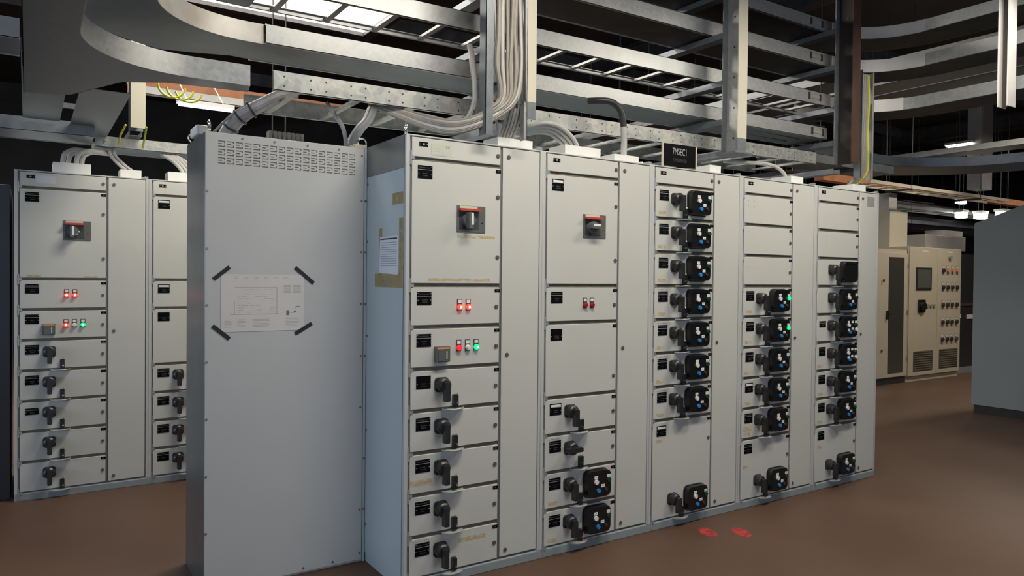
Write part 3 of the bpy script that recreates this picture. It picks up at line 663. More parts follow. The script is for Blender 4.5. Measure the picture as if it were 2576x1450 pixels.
def bend(label, inner, outer, z0, z1, mat_, name='tray_bend', group='curved tray bends', under='galv_dark', clip=None, split=None):
    t = thing(name, label, 'cable tray', (inner[0][0], inner[0][1], z0), group); ox, oy = inner[0][0], inner[0][1]; H_ = z1 - z0
    I = [(p[0] - ox, p[1] - oy) for p in inner]; O = [(p[0] - ox, p[1] - oy) for p in outer]
    if split:
        b = MB(); b.wall(I[:split + 1], 0, H_, 0.003); b.build('inner_rail', mat_, t)
        b = MB(); b.wall(I[split:], 0.004, H_ - 0.004, 0.003); b.build('inner_rail', 'galv', t)
    else:
        b = MB(); b.wall(I, 0, H_, 0.003); b.build('inner_rail', mat_, t)
    if clip: o2 = O[clip[0]:clip[1]]
    else: o2 = O
    b = MB(); b.wall(o2, 0, H_, 0.003); b.build('outer_rail', mat_, t)
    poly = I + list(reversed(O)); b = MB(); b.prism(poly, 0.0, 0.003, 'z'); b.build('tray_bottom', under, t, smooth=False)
    return t
def arc(cx, cy, rx, ry, a0, a1, n=14): return [(cx + rx * math.cos(R(a0 + (a1 - a0) * i / n)), cy + ry * math.sin(R(a0 + (a1 - a0) * i / n))) for i in range(n + 1)]
XE = -2.8
bend('wide lower tray bend curving toward the viewer at upper left', [(-0.66, 0.25)] + arc(-0.90, -0.20, 0.45, 0.455, 90, 180) + [(-1.352, XE)],
     [(-0.64, 0.37), (-0.98, 0.41), (-1.15, 0.52), (-1.33, 0.93), (-1.52, 1.0), (-1.52, 0.2), (-1.52, XE)], 2.375, 2.467, 'galv')
bend('soiled pale tray bend curving out of view above the lower bend', [(-0.592, 0.275)] + arc(-0.66, -0.16, 0.44, 0.435, 90, 180) + [(-1.10, XE)],
     [(-0.592, 0.56), (-0.68, 0.55), (-0.83, 0.60), (-0.99, 0.64), (-1.16, 0.54), (-1.30, 0.41), (-1.39, 0.0), (-1.39, XE)], 2.582, 2.672, 'tray_soiled')
bend('highest left tray bend just touching the top of the picture', [(-0.592, 0.25)] + arc(-0.64, -0.18, 0.43, 0.43, 90, 180) + [(-1.07, XE)],
     [(-0.592, 0.57)] + arc(-0.64, -0.18, 0.75, 0.75, 90, 180) + [(-1.39, XE)], 2.838, 2.934, 'tray_soiled')
for z0, z1, lb in ((2.860, 2.958, 'lowest of the three pale curved trays right of the brown column'), (3.175, 3.275, 'middle of the three pale curved trays right of the brown column'), (3.440, 3.535, 'topmost of the three pale curved trays right of the brown column')):
    inner = [(4.25, -2.2)] + arc(3.81, -0.20, 0.44, 0.45, 0, 90) + [(3.745, 0.25)]
    outer = [(4.59, -2.2)] + arc(3.81, -0.20, 0.78, 0.78, 0, 90) + [(3.745, 0.58)]
    t = bend(lb, list(reversed(inner)), list(reversed(outer)), z0, z1, 'galv_pale', under='under_dark', split=15 if z0 > 3 else 12)

# ------------------------------------------------------------------ hanger columns with arms
def hcolumn(label, x0, x1, yf, yb, zb, fr, rr_, web, arms, tip=None, name='hanger_column', ztop=5.5, armlen=0.72, cat='column', group='steel hanger columns'):
    t = thing(name, label, cat, (x0, yf, zb), group); W_ = x1 - x0; D_ = yb - yf; H_ = ztop - zb
    b = MB(); b.box(0, 0, 0.09 if tip else 0.0, W_, 0.008, H_); b.build('front_flange', fr, t)
    if tip: b = MB(); b.box(0.001, 0.0, 0.0, W_ - 0.001, 0.0075, 0.089); b.build('flange_tip', tip, t)
    b = MB(); b.box(0, D_ - 0.008, 0, W_, D_, H_); b.build('rear_flange', rr_, t)
    b = MB(); b.box(W_ / 2 - 0.004, 0.009, 0, W_ / 2 + 0.004, D_ - 0.009, H_)
    for zz in [0.1 + 0.2 * k for k in range(6)]: b.cyl((W_ / 2 - 0.004, D_ / 2, zz), (W_ / 2 - 0.006, D_ / 2, zz), 0.007, 8, 1)
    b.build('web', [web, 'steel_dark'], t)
    for z in arms:
        b = MB(); b.box(0.006, D_ + 0.001, z - zb - 0.040, W_ - 0.006, D_ + armlen, z - zb - 0.036); b.box(0.006, D_ + 0.001, z - zb - 0.036, 0.010, D_ + armlen, z - zb - 0.002); b.box(W_ - 0.010, D_ + 0.001, z - zb - 0.036, W_ - 0.006, D_ + armlen, z - zb - 0.002)
        b.build('support_arm', 'galv_dark', t)
    return t
ARMS = (2.375, 2.588, 2.846, 3.163, 3.438)
hcolumn('cream hanger column beside the bundle of grey cables', 0.66, 0.75, 0.0, 0.135, 2.355, 'cream', 'galv_dark', 'galv_dark', ARMS, 'galv_dark')
hcolumn('cream hanger column standing free above the fourth cabinet', 2.352, 2.440, 0.0, 0.135, 2.352, 'cream', 'galv_dark', 'galv', ARMS, 'galv_dark')
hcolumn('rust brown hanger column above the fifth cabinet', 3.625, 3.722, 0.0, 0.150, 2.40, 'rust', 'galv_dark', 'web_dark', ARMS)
hcolumn('pale hanger column above the rear row at left', -0.895, -0.800, 2.64, 2.78, 2.555, 'cream', 'galv_dark', 'galv_dark', (2.56,), None, armlen=0.5)
hcolumn('grey hanger column at the right edge of the picture', 3.845, 3.955, -0.95, -0.885, 2.675, 'galv_pale', 'galv_pale', 'web_dark', (), None)
# base plate under the second column
b = MB(); b.box(2.30, -0.03, 2.336, 2.47, 0.14, 2.350)
tag(b.build('base_plate', 'galv_dark', bevel=0.002), 'steel plate under the free standing cream column', 'plate')

# ------------------------------------------------------------------ vertical cable ladders
def ladder(label, x0, x1, y, z0, z1, rail=0.045, dep=0.06):
    t = thing('cable_ladder', label, 'cable ladder', (x0, y, z0), 'upright cable ladders')
    b = MB(); b.box(0, 0, 0, 0.003, dep, z1 - z0); b.box(0, 0, 0, rail, 0.003, z1 - z0); b.build('side_rail', 'galv_dark', t)
    W_ = x1 - x0
    b = MB(); b.box(W_ - 0.003, 0, 0, W_, dep, z1 - z0); b.box(W_ - 0.02, 0, 0, W_, 0.003, z1 - z0); b.build('side_rail', 'galv', t)
    b = MB(); b.box(0.003, dep - 0.02, -0.012, W_ - 0.003, dep, 0.012); rm = b.mesh('rung', 'galv'); z = 0.2
    while z < z1 - z0: place('rung', rm, t, (0, 0, z)); z += 0.3
    return t
ladder('upright galvanised ladder carrying the big bundle of grey cables', 0.385, 0.635, -0.085, 2.225, 5.5)
ladder('upright ladder with a few cables behind the brown column', 3.78, 3.945, 0.02, 2.30, 3.12, 0.01)
CG = 'grey cables running down the upright ladder'
for k in range(13):
    x = 0.444 + (k % 7) * 0.0265 + (0.006 if k > 6 else 0); y = -0.075 - (0.018 if k > 6 else 0.0); r_ = 0.0085 + 0.0015 * ((k * 5) % 3)
    pts = [(x, y, 5.4), (x + 0.004, y, 4.4)]
    for j, z in enumerate((3.7, 3.4, 3.15, 2.95, 2.75, 2.58)):
        pts.append((x + 0.006 * math.sin(j * 1.7 + k * 2.1), y + 0.003 * math.cos(j * 2 + k), z))
    j7 = k % 7; s2 = 1 if k > 6 else 0; dz = 0.0085 * (6 - j7) + 0.010 * s2
    pts += [(0.47 + 0.018 * j7, -0.078 - 0.012 * s2, 2.425), (0.425 + 0.008 * j7, -0.072, 2.325 + dz * 0.6), (0.35, -0.035 + 0.010 * s2, 2.256 + dz * 0.9), (0.265, 0.04 + 0.012 * s2, 2.236 + dz), (0.185, 0.13, 2.262 + dz), (0.125 - 0.008 * j7, 0.24, 2.320 + dz * 0.6), (0.05 - 0.014 * j7, 0.38, 2.400)]
    b = MB(); b.tube(smooth_path(pts, 5), r_, 8)
    tag(b.build('power_cable', 'cable' if k % 4 else 'cable_w'), 'grey cable in the bundle running down the upright ladder', 'cable', CG)
for k in range(3):
    pts = [(0.50 + 0.05 * k, -0.092, 3.9), (0.505 + 0.05 * k, -0.096, 3.2), (0.50 + 0.055 * k, -0.094, 2.9), (0.515 + 0.05 * k, -0.09, 2.5), (0.53 + 0.05 * k, -0.07, 2.38)]
    b = MB(); b.tube(smooth_path(pts, 5), 0.006, 8)
    tag(b.build('power_cable', 'cable_k'), 'thin black cable strapped among the grey ladder cables', 'cable', 'black cables on the upright ladder')
# short pale cables dropping into the box beside the cream column
for k in range(6):
    x = 0.60 + 0.020 * k
    pts = [(x + 0.005, 0.02, 2.75), (x, 0.025, 2.60), (x + 0.004, 0.03, 2.45), (x - 0.004, 0.06, 2.34), (x, 0.11, 2.28), (x, 0.12, 2.245)] if k < 5 else [(0.44, -0.055, 2.40), (0.47, -0.03, 2.345), (0.53, 0.03, 2.30), (0.58, 0.10, 2.245)]
    b = MB(); b.tube(smooth_path(pts, 6), 0.009, 8)
    tag(b.build('power_cable', 'cable_w'), 'short pale cable dropping into the box under the upright ladder', 'cable', 'short pale cables at the ladder foot')
# cables left of ladder, slipping behind the left rail
for k in range(2):
    pts = [(0.415 - 0.012 * k, 0.12, 2.72), (0.405 - 0.012 * k, 0.08, 2.66), (0.392 - 0.012 * k, 0.05, 2.60), (0.394 - 0.01 * k, 0.03, 2.50), (0.392 - 0.01 * k, 0.03, 2.40), (0.362 - 0.012 * k, 0.06, 2.315), (0.28, 0.14, 2.290), (0.17, 0.27, 2.36)]
    b = MB(); b.tube(smooth_path(pts, 6), 0.010, 8)
    tag(b.build('power_cable', 'cable_w'), 'pale cable squeezed against the left side of the upright ladder', 'cable', 'pale cables left of the ladder rail')
# black cable ties
for loc, r_ in (((0.262, 0.115, 2.287), 0.036), ((0.335, 0.065, 2.285), 0.034), ((0.372, 0.03, 2.335), 0.03)):
    b = MB(); a = [(loc[0] + 0.012 * math.sin(R(k)), loc[1] + r_ * 0.5 * math.cos(R(k)), loc[2] + r_ * math.sin(R(k))) for k in range(0, 360, 24)]
    b.tube(a, 0.003, 6, closed=True)
    tag(b.build('cable_tie', 'cable_k'), 'black tie around the sagging grey cables', 'cable tie', 'black ties on the sagging cables')
# arching pale cables from the widest box
for k in range(4):
    o_ = 0.022 * k; y = 0.09 + 0.025 * k
    pts = [(1.105 - o_ * 0.6, y, 2.245), (1.09 - o_ * 0.6, y, 2.285), (1.045 - o_ * 0.5, y + 0.01, 2.335 - o_ * 0.3), (0.97, y + 0.02, 2.372 - o_ * 0.5), (0.89, y + 0.04, 2.378 - o_ * 0.6), (0.83, 0.20 + 0.02 * k, 2.362 - o_ * 0.5), (0.77, 0.30 + 0.02 * k, 2.375)]
    b = MB(); b.tube(smooth_path(pts, 6), 0.0125, 10)
    tag(b.build('power_cable', 'cable_w'), 'fat pale cable arching from the widest entry box up to the low tray', 'cable', 'arching pale cables')
b = MB(); b.tube(smooth_path([(1.46, 0.10, 2.235), (1.462, 0.10, 2.32), (1.458, 0.10, 2.42)], 5), 0.019, 12)
b.tube(smooth_path([(1.458, 0.10, 2.42), (1.445, 0.10, 2.49), (1.415, 0.11, 2.54), (1.37, 0.13, 2.565), (1.32, 0.17, 2.57), (1.29, 0.225, 2.575)], 6), 0.0195, 12, 1)
tag(b.build('power_cable', ['cable_w', 'cable_k']), 'single cable with black wrapped upper end bending over the tray rail', 'cable')
b = MB(); b.cyl((1.435, 0.135, 2.243), (1.435, 0.135, 2.29), 0.03, 14, 0, 0.024)
# wrapped bundles rising from the tall cabinet
def wrapped(pts, r_, label, mat_='cable_g', ties=()):
    P = smooth_path(pts, 6); b = MB()
    for a in range(3):
        off = Vector((math.cos(a * 2.1) * r_ * 0.45, math.sin(a * 2.1) * r_ * 0.45, 0)); b.tube([p + off for p in P], r_ * 0.62, 10)
    for t_ in ties:
        i = int(t_ * (len(P) - 2)); d = (P[i + 1] - P[i]).normalized(); b.cyl(P[i] - d * 0.004, P[i] + d * 0.004, r_ * 1.12, 14, 1)
    return tag(b.build('cable_bundle', [mat_, 'cable_k']), label, 'cable bundle')
wrapped([(-0.70, 0.62, 2.18), (-0.675, 0.60, 2.235), (-0.64, 0.57, 2.285), (-0.585, 0.54, 2.330), (-0.53, 0.53, 2.366), (-0.45, 0.53, 2.415), (-0.38, 0.54, 2.44)], 0.040, 'thick wrapped grey cable bundle rising from the top left of the vented cabinet', 'cable_g', (0.22, 0.38, 0.52))
b = MB(); b.tube(smooth_path([(-0.765, 0.55, 2.19), (-0.715, 0.55, 2.25), (-0.66, 0.545, 2.31), (-0.60, 0.535, 2.352), (-0.5, 0.52, 2.41)], 6), 0.006, 8)
tag(b.build('earth_cable', 'cable'), 'thin beige cable rising beside the wrapped bundle at left', 'cable')
wrapped([(-0.05, 0.60, 2.20), (-0.04, 0.59, 2.25), (-0.01, 0.57, 2.31), (0.03, 0.56, 2.36), (0.06, 0.56, 2.43)], 0.028, 'grey wrapped bundle rising beside the ring at the cabinet joint', 'cable_g', ())
b = MB(); b.tube(smooth_path([(-0.09, 0.56, 2.195), (-0.092, 0.56, 2.25), (-0.11, 0.56, 2.31), (-0.15, 0.57, 2.37), (-0.19, 0.58, 2.43)], 6), 0.012, 8)
tag(b.build('earth_cable', 'cable_g'), 'single grey cable rising left of the ring at the cabinet joint', 'cable')
b = MB(); b.tube(smooth_path([(3.05, 0.15, 2.24), (3.045, 0.15, 2.275), (3.00, 0.17, 2.32), (2.92, 0.20, 2.345), (2.83, 0.30, 2.36), (2.74, 0.45, 2.38)], 6), 0.013, 8)
tag(b.build('power_cable', 'cable_w'), 'thin pale cable curving from the fourth cabinet to the tray', 'cable')
for k in range(5):
    x = 3.80 + 0.025 * k
    pts = [(x, 0.045, 3.10), (x + 0.006, 0.040, 2.9), (x - 0.004, 0.042, 2.65), (x + 0.008, 0.040, 2.45), (x + 0.01, 0.06, 2.34), (3.77 + 0.02 * k, 0.12, 2.25)]
    b = MB(); b.tube(smooth_path(pts, 5), 0.0095, 8)
    tag(b.build('power_cable', 'cable_y' if k == 4 else 'cable'), 'yellow green cable on the right of the far upright ladder' if k == 4 else 'beige cable on the far upright ladder', 'cable', None if k == 4 else 'beige cables on the far upright ladder')
# rear row cables
for k, (xa, dx) in enumerate(((-1.30, 0.16), (-1.22, 0.13))):
    for j in range(2):
        y = 2.74 + 0.04 * j; x = xa + 0.035 * j
        pts = [(x, y, 2.26), (x, y, 2.30), (x + 0.015, y, 2.345), (x + 0.07, y + 0.03, 2.378), (x + dx, y + 0.09, 2.385), (x + dx + 0.08, y + 0.2, 2.40)]
        b = MB(); b.tube(smooth_path(pts, 6), 0.016, 10)
        tag(b.build('power_cable', 'cable_w'), 'fat pale cable arching over the left end of the rear row', 'cable', 'arching cables of the rear row')
for k in range(2):
    b = MB(); b.tube(smooth_path([(-0.90 + 0.04 * k, 2.75, 2.25), (-0.95 + 0.035 * k, 2.80, 2.30), (-1.00 + 0.03 * k, 2.86, 2.37), (-1.01 + 0.03 * k, 2.9, 2.42)], 6), 0.012, 8)
    tag(b.build('power_cable', 'cable_w'), 'pale cable rising from the middle entry box of the rear row', 'cable', 'cables on the middle rear entry box')
for k in range(4):
    b = MB(); b.tube(smooth_path([(-0.53 + 0.03 * k, 2.74, 2.26), (-0.555 + 0.03 * k, 2.76, 2.31), (-0.60 + 0.03 * k, 2.82, 2.37), (-0.66 + 0.03 * k, 2.9, 2.42)], 6), 0.014, 8)
    tag(b.build('power_cable', 'cable_w'), 'pale cable rising from the entry box beside the tall vented cabinet', 'cable', 'cables at the right of the rear row')
# trays over the rear row and cross aisle
REAR_TRAY = tray('galvanised tray with a handwritten mark running over the rear row', -1.100, 1.6, 2.86, 3.2, 2.432, 2.512, True, 'galv_spangle', group='trays over the rear row', hang=1)
place('pen_mark', text_mesh('pen_mark', 'Z', 0.035, 'ink_black'), REAR_TRAY, (0.055, -0.001, 0.018), rot=(R(90), 0, 0))
tray('blue grey tray rail at the far left above the rear row', -4.2, -1.13, 2.45, 2.85, 2.43, 2.52, True, 'galv_dark', group='trays over the rear row', hang=2)
tray('short tray above the bend at the top left edge of the picture', -3.6, -1.535, 0.90, 1.25, 2.60, 2.695, True, 'galv_pale', group='trays at the left edge', hang=1)
t = thing('cross_tray', 'flat grey tray running away overhead between the two rows', 'cable tray', (-1.53, 1.02, 2.50))
b = MB(); b.box(0, 0, 0, 0.20, 1.38, 0.003); b.box(0.26, 0.3, 0.0, 0.50, 1.9, 0.003); b.box(0, 0, 0.003, 0.003, 1.38, 0.08); b.build('tray_bottom', 'galv_dark', t)
b = MB(); b.box(0.19, 0.5, 0.02, 0.27, 0.52, 0.05); b.box(0.19, 1.0, 0.02, 0.27, 1.02, 0.05); b.build('joint_bar', 'galv_dark', t)
# lit things far behind the rear row, seen between trays
b = MB(); b.box(-0.78, 3.95, 3.16, 1.2, 4.05, 3.24); b.box(-0.78, 3.995, 3.10, 1.2, 4.005, 3.16)
tag(b.build('roof_beam', 'orange'), 'orange painted beam glowing behind the left trays', 'beam')
b = MB(); b.box(-0.78, 3.93, 3.09, 1.2, 3.94, 3.155); b.box(-0.78, 3.93, 3.09, 1.2, 4.0, 3.093)
tag(b.build('cable_tray_rail', 'white_box'), 'white lit rail right below the orange beam', 'rail')
t = thing('tube_light', 'lit fluorescent tube below the white rail behind the left trays', 'lamp', (-0.47, 3.4, 2.92), None)
b = MB(); b.box(0, 0, 0.02, 0.45, 0.08, 0.05); b.cyl((0.08, 0.04, 0.05), (0.08, 0.5, 0.32), 0.004, 6); b.cyl((0.37, 0.04, 0.05), (0.37, 0.5, 0.32), 0.004, 6); b.build('housing', 'white_box', t)
b = MB(); b.cyl((0.01, 0.04, 0.008), (0.44, 0.04, 0.008), 0.012, 12); b.build('tube', 'light', t)
for k in range(3):
    a = [(-0.74 + 0.10 * k * 0.5 + 0.08 * math.cos(R(q)), 1.9, 2.715 + 0.075 * math.sin(R(q)) - 0.008 * k) for q in range(175 + 10 * k, 360 - 5 * k, 15)]
    b = MB(); b.tube(a, 0.0075, 8); tag(b.build('earth_cable', 'cable_y'), 'yellow green earth wire looping down behind the left tray bends', 'wire', 'looping earth wires')
for x0_, x1_ in ((-0.93, -0.955), (-0.80, -0.80)):
    b = MB(); b.tube([(x0_, 2.60, 2.56), (x1_, 2.68, 2.50), (x1_, 2.80, 2.44)], 0.007, 8); tag(b.build('earth_cable', 'cable_y'), 'yellow earth wire hanging at the foot of the rear column', 'wire', 'earth wires at the rear column')

# ------------------------------------------------------------------ right background
t = thing('server_rack', 'beige rack cabinet with a dark glass door beyond the front row', 'cabinet', (8.0, 2.74, 0))
b = MB(); b.box(0.0, 0.014, 0.10, 1.498, 0.8, 1.935); b.box(0.0, 0.02, 1.935, 1.50, 0.8, 1.99); b.build('housing', 'cab_beige', t)
b = MB(); b.box(0.0, 0.02, 0.0, 1.49, 0.78, 0.10); b.build('plinth', 'steel_dark', t)
b = MB(); b.box(0.02, 0.0, 0.108, 0.98, 0.013, 1.93); b.box(1.40, 0.0, 0.108, 1.49, 0.013, 1.93); b.box(0.98, 0.0, 0.108, 1.40, 0.013, 0.156); b.box(0.98, 0.0, 1.87, 1.40, 0.013, 1.93)
d = b.build('door', 'cab_beige', t)
b = MB(); b.box(0.982, 0.004, 0.157, 1.398, 0.010, 1.868); b.build('door_glass', 'glass', d)
b = MB(); b.prism(rrect(0.915, 0.96, 0.95, 1.09, 0.01, 2), 0, -0.03); b.box(0.94, -0.035, 1.03, 1.02, -0.02, 1.045); b.build('door_handle', 'black', d)
b = MB(); b.box(0.79, -0.003, 1.46, 0.82, 0, 1.54, 0); b.build('warning_sticker', 'orange', d)
b = MB(); b.cyl((0.85, 0, 1.53), (0.85, -0.01, 1.53), 0.02, 10); b.cyl((0.82, 0, 0.51), (0.82, -0.01, 0.51), 0.02, 10); b.build('lock', 'brass', d)
b = MB(); b.box(1.04, 0.0135, 1.80, 1.24, 0.0139, 1.84); b.build('red_display', 'red_dim', t)
for z in (0.35, 1.05, 1.75):
    b = MB(); b.box(1.482, -0.006, z - 0.04, 1.496, 0.0, z + 0.04); b.build('hinge', 'louvre', t)
t = thing('control_cabinet', 'beige control cabinet with a small screen and rows of buttons', 'cabinet', (9.52, 2.74, 0))
b = MB(); b.box(0.0, 0.014, 0.08, 1.57, 0.8, 2.045); b.box(0.01, 0.03, 0.0, 1.57, 0.78, 0.08); b.build('housing', 'cab_beige', t)
b = MB(); b.box(0.02, 0.0, 0.085, 0.83, 0.013, 2.04); d1 = b.build('door', 'cab_beige', t, bevel=0.003)
b = MB(); b.box(0.84, 0.0, 0.085, 1.56, 0.013, 2.04); d2 = b.build('door', 'cab_beige', t, bevel=0.003)
b = MB(); b.box(0.20, -0.012, 1.39, 0.64, 0.0, 1.73, 0); b.box(0.235, -0.014, 1.425, 0.605, -0.012, 1.70, 1); b.build('screen', ['steel_dark', 'screen'], d1)
b = MB(); b.prism(rrect(0.26, 1.05, 0.46, 1.24, 0.02, 3), 0, -0.02); b.cyl((0.36, -0.02, 1.14), (0.36, -0.06, 1.14), 0.06, 14); b.build('main_switch', 'black', d1)
for x in (0.54, 0.64, 0.73):
    b = MB(); b.cyl((x, 0, 1.145), (x, -0.015, 1.145), 0.03, 12); b.build('push_button', 'label_g', d1)
def louv(x0, z0, x1, z1, par):
    b = MB(); b.box(x0, -0.004, z0, x1, 0, z1, 1); n_ = 9
    for i in range(n_): z = z0 + (z1 - z0) * (i + 0.5) / n_; b.box(x0 + 0.01, -0.010, z, x1 - 0.01, -0.004, z + 0.012, 0)
    b.build('louvre_vent', ['louvre', 'vent'], par)
louv(0.16, 0.15, 0.72, 0.455, d1); louv(0.915, 0.155, 1.485, 0.455, d2)
cols = ['dark_btn', 'dark_btn', 'dark_btn', 'dark_btn']
BTB = {}
for nm in ('dark_btn', 'rust', 'orange', 'screen'):
    b = MB(); b.box(-0.035, -0.004, -0.055, 0.035, 0, 0.075, 1); b.cyl((0, -0.004, 0), (0, -0.03, 0), 0.032, 12, 0); b.box(-0.03, -0.006, 0.04, 0.03, -0.004, 0.065, 2); BTB[nm] = b.mesh('push_button', [nm, 'label_g', 'white'])
for i, z in enumerate((1.695, 1.43, 1.155, 0.88, 0.61)):
    for j, x in enumerate((0.99, 1.135, 1.275, 1.425)):
        place('push_button', BTB['orange' if (i == 0 and j > 0) else ('rust' if i == 2 and j < 3 else ('screen' if (i, j) == (4, 3) else 'dark_btn'))], d2, (x, 0, z))
b = MB(); b.cyl((1.19, 0, 1.90), (1.19, -0.03, 1.90), 0.035, 12); b.build('alarm_lamp', 'label_g', d2)
for x in (0.45, 1.2):
    b = MB(); b.box(x - 0.09, -0.003, 1.97, x + 0.09, 0, 1.99); b.build('legend_sticker', 'white', t)
t = thing('storage_cabinet', 'dark open cabinet squeezed between beige cabinet and grey cabinet side', 'cabinet', (11.13, 2.9, 0))
b = MB(); b.box(0, 0, 0.10, 1.2, 0.6, 1.98, 0); b.box(0, -0.002, 0, 1.2, 0.6, 0.10, 1); b.build('housing', ['steel_dark', 'plinth'], t)
b = MB(); b.box(0.05, -0.01, 1.12, 0.75, 0, 1.16, 1); b.box(0.05, -0.01, 0.92, 0.30, 0, 0.98, 0); b.box(0.50, -0.01, 0.90, 0.75, 0, 0.97, 0); b.build('shelf_item', ['white', 'rust'], t)
# big grey cabinet at right edge
t = thing('end_cabinet', 'big plain blue grey cabinet side at the right edge of the picture', 'cabinet', (7.65, -1.6, 0))
b = MB(); b.prism([(2.58, 0.10), (0.0, 0.10), (0.0, 2.50), (1.6, 2.50), (2.09, 2.37), (2.58, 2.195)], 0.0, 0.9, 'x'); b.build('housing', 'grey_cab', t, smooth=False)
b = MB(); b.box(0.02, 0.0, 0.0, 0.88, 2.56, 0.099); b.build('plinth', 'black', t)
# things standing on the background cabinets and over them
t = thing('cable_duct', 'tall white cable duct rising from the top of the glass door rack', 'duct', (9.62, 3.1, 1.99))
b = MB(); b.box(0, 0, 0.0, 0.50, 0.3, 0.62); b.build('lower_duct', 'cream', t); b = MB(); b.box(0.05, 0.05, 0.62, 0.28, 0.25, 0.90); b.build('upper_duct', 'galv_pale', t)
b = MB(); b.box(10.86, 3.2, 2.046, 12.2, 3.6, 2.30); tag(b.build('equipment_box', 'galv_pale', bevel=0.01), 'pale grey box lying on top of the beige control cabinet', 'box')
b = MB(); b.box(11.5, 3.25, 2.302, 12.2, 3.55, 2.40); tag(b.build('equipment_box', 'white_box', bevel=0.01), 'white box stacked on the pale grey box', 'box')
def simple(name, label, cat, box, m, group=None, bev=0.0):
    b = MB(); b.box(*box); return tag(b.build(name, m, bevel=bev), label, cat, group)
tray('long pale tray crossing above the background cabinets', 8.4, 12.6, 2.70, 3.05, 2.90, 2.955, False, 'cream', group='background trays', pitch=0.35, hang=2)
simple('roof_beam', 'orange brown beam above the long pale background tray', 'beam', (8.2, 3.3, 2.99, 16.0, 3.45, 3.10), 'orange')
for i in range(9):
    y = 4.2 + 0.75 * i; z = 2.5 + 0.16 * i + (0.35 if i % 2 else 0)
    tray('galvanised tray among the distant overhead trays', 9.0 + 0.4 * (i % 3), 22.0, y, y + 0.4, z, z + 0.09, i % 2 == 0, 'galv' if i % 2 else 'galv_dark', group='distant overhead trays', pitch=0.5, hang=2)
for i in range(6):
    x = 5.2 + 1.3 * i; z = 3.5 + 0.22 * (i % 4)
    b = MB(); b.box(x, -3.0, z, x + 0.004, 7.0, z + 0.09); b.box(x + 0.4, -3.0, z, x + 0.404, 7.0, z + 0.09); b.box(x, -3.0, z, x + 0.404, 7.0, z + 0.004, 1)
    tag(b.build('cross_tray', ['galv', 'galv_dark']), 'dark tray crossing overhead beyond the front row', 'cable tray', 'crossing trays beyond the front row')
simple('hanger_column', 'blurred grey post near the right edge behind the trays', 'column', (15.4, 4.4, 3.5, 15.85, 4.7, 5.6), 'galv_pale', 'far posts')
# lower big curved tray at right
t = bend('wide dark tray curving low over the right of the picture', list(reversed([(6.1, -2.2)] + arc(5.2, -0.2, 0.9, 0.9, 0, 90) + [(4.2, 0.70)])), list(reversed([(6.7, -2.2)] + arc(5.2, -0.2, 1.5, 1.5, 0, 90) + [(4.2, 1.30)])), 2.62, 2.71, 'galv_dark')
tray('galvanised tray leaving the brown column toward the right', 3.95, 5.3, 0.62, 0.92, 2.52, 2.60, True, 'galv', group='background trays', hang=1)
# luminaires
def luminaire(label, x, y, z, L_=1.5, W_=0.3, grp=None, dd=0.03):
    t = thing('ceiling_light', label, 'lamp', (x, y, z), grp)
    b = MB(); b.box(-L_ / 2, -W_ / 2, 0, L_ / 2, W_ / 2, 0.05); b.build('housing', 'white_box', t)
    b = MB(); b.box(-L_ / 2 + 0.02, -W_ / 2 + 0.02, -dd, L_ / 2 - 0.02, W_ / 2 - 0.02, 0); b.build('diffuser', 'light', t)
    b = MB()
    for sx in (-L_ / 3, L_ / 3): b.cyl((sx, 0, 0.05), (sx, 0, 5.6 - z), 0.005, 6)
    b.build('hanging_rod', 'galv_dark', t); return t
for p in FRONT_LAMPS: luminaire('hanging ceiling light over the front aisle', *p, grp='ceiling lights over the front aisle')
luminaire('lit ceiling light at far right left of the grey post', 15.53, 4.85, 4.5, 0.5, 0.55)
luminaire('small distant light right of the far grey post', 16.1, 4.43, 4.48, 0.2, 0.25)
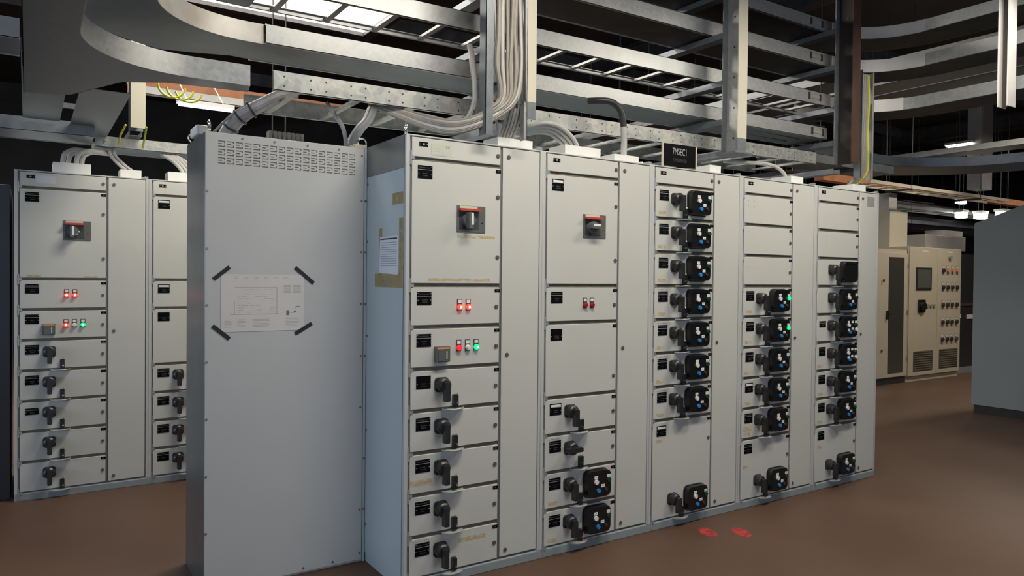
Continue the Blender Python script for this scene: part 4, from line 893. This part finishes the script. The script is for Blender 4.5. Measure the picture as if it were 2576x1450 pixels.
luminaire('added fill light out of view, brightening the background cabinets', 9.5, 0.8, 4.4, 1.5, 0.3)
luminaire('hanging ceiling light in the aisle between the two rows', 0.2, 1.55, 4.08, 1.5, 0.3)
luminaire('added fill light out of view, far back on the right', 16.0, 0.5, 4.79, 1.5, 0.3)
for i, (x, y, z, s) in enumerate(((19.68, 6.84, 3.76, 0.35), (15.44, 4.82, 3.03, 0.25), (15.8, 4.59, 3.01, 0.32), (16.22, 4.31, 3.05, 0.5), (11.89, 7.18, 3.76, 0.5), (13.22, 6.3, 3.84, 0.25))):
    luminaire('tiny lit lamp among the distant trays', x, y, z, s, 0.2, 'tiny distant lamps', 0.12)
# left edge: dark cabinets behind
simple('storage_cabinet', 'very dark cabinet left of the rear row', 'cabinet', (-3.0, 2.72, 0, -1.60, 3.8, 2.1), 'steel_dark', None, 0.004)
# paint on the floor
for lb, cx, cy in (('left red paint mark on the floor before the fourth cabinet', 1.905, -0.19), ('right red paint mark on the floor before the fourth cabinet', 2.075, -0.30)):
    b = MB(); b.prism([(cx + 0.050 * math.cos(R(a)) + 0.020 * math.sin(R(a)), cy + 0.080 * math.sin(R(a))) for a in range(0, 360, 20)], 0.0004, 0.0008, 'z')
    tag(b.build('paint_mark', 'redpaint', smooth=False), lb, 'paint mark', 'red paint marks')

# thin conduits and struts lost in the dark roof space at right
rq = random.Random(21)
for i in range(26):
    x = rq.uniform(6.0, 14.0); y = rq.choice([3.75, 3.95, 4.72, 5.5, 6.25, 7.0, 7.75, 8.5]) + 0.1; z = 2.95 + rq.random() * 1.4; L_ = rq.uniform(1.0, 3.5)
    b = MB()
    b.cyl((x - L_ / 2, y, z), (x + L_ / 2, y + rq.uniform(-0.02, 0.02), z), rq.uniform(0.012, 0.03), 8)
    b.cyl((x, y, z), (x, y, 5.595), 0.006, 6)
    tag(b.build('conduit', ['galv', 'galv_dark', 'purlin', 'rust'][i % 4]), 'thin conduit hung in the dark roof space behind the right trays', 'pipe', 'distant conduits in the roof space')
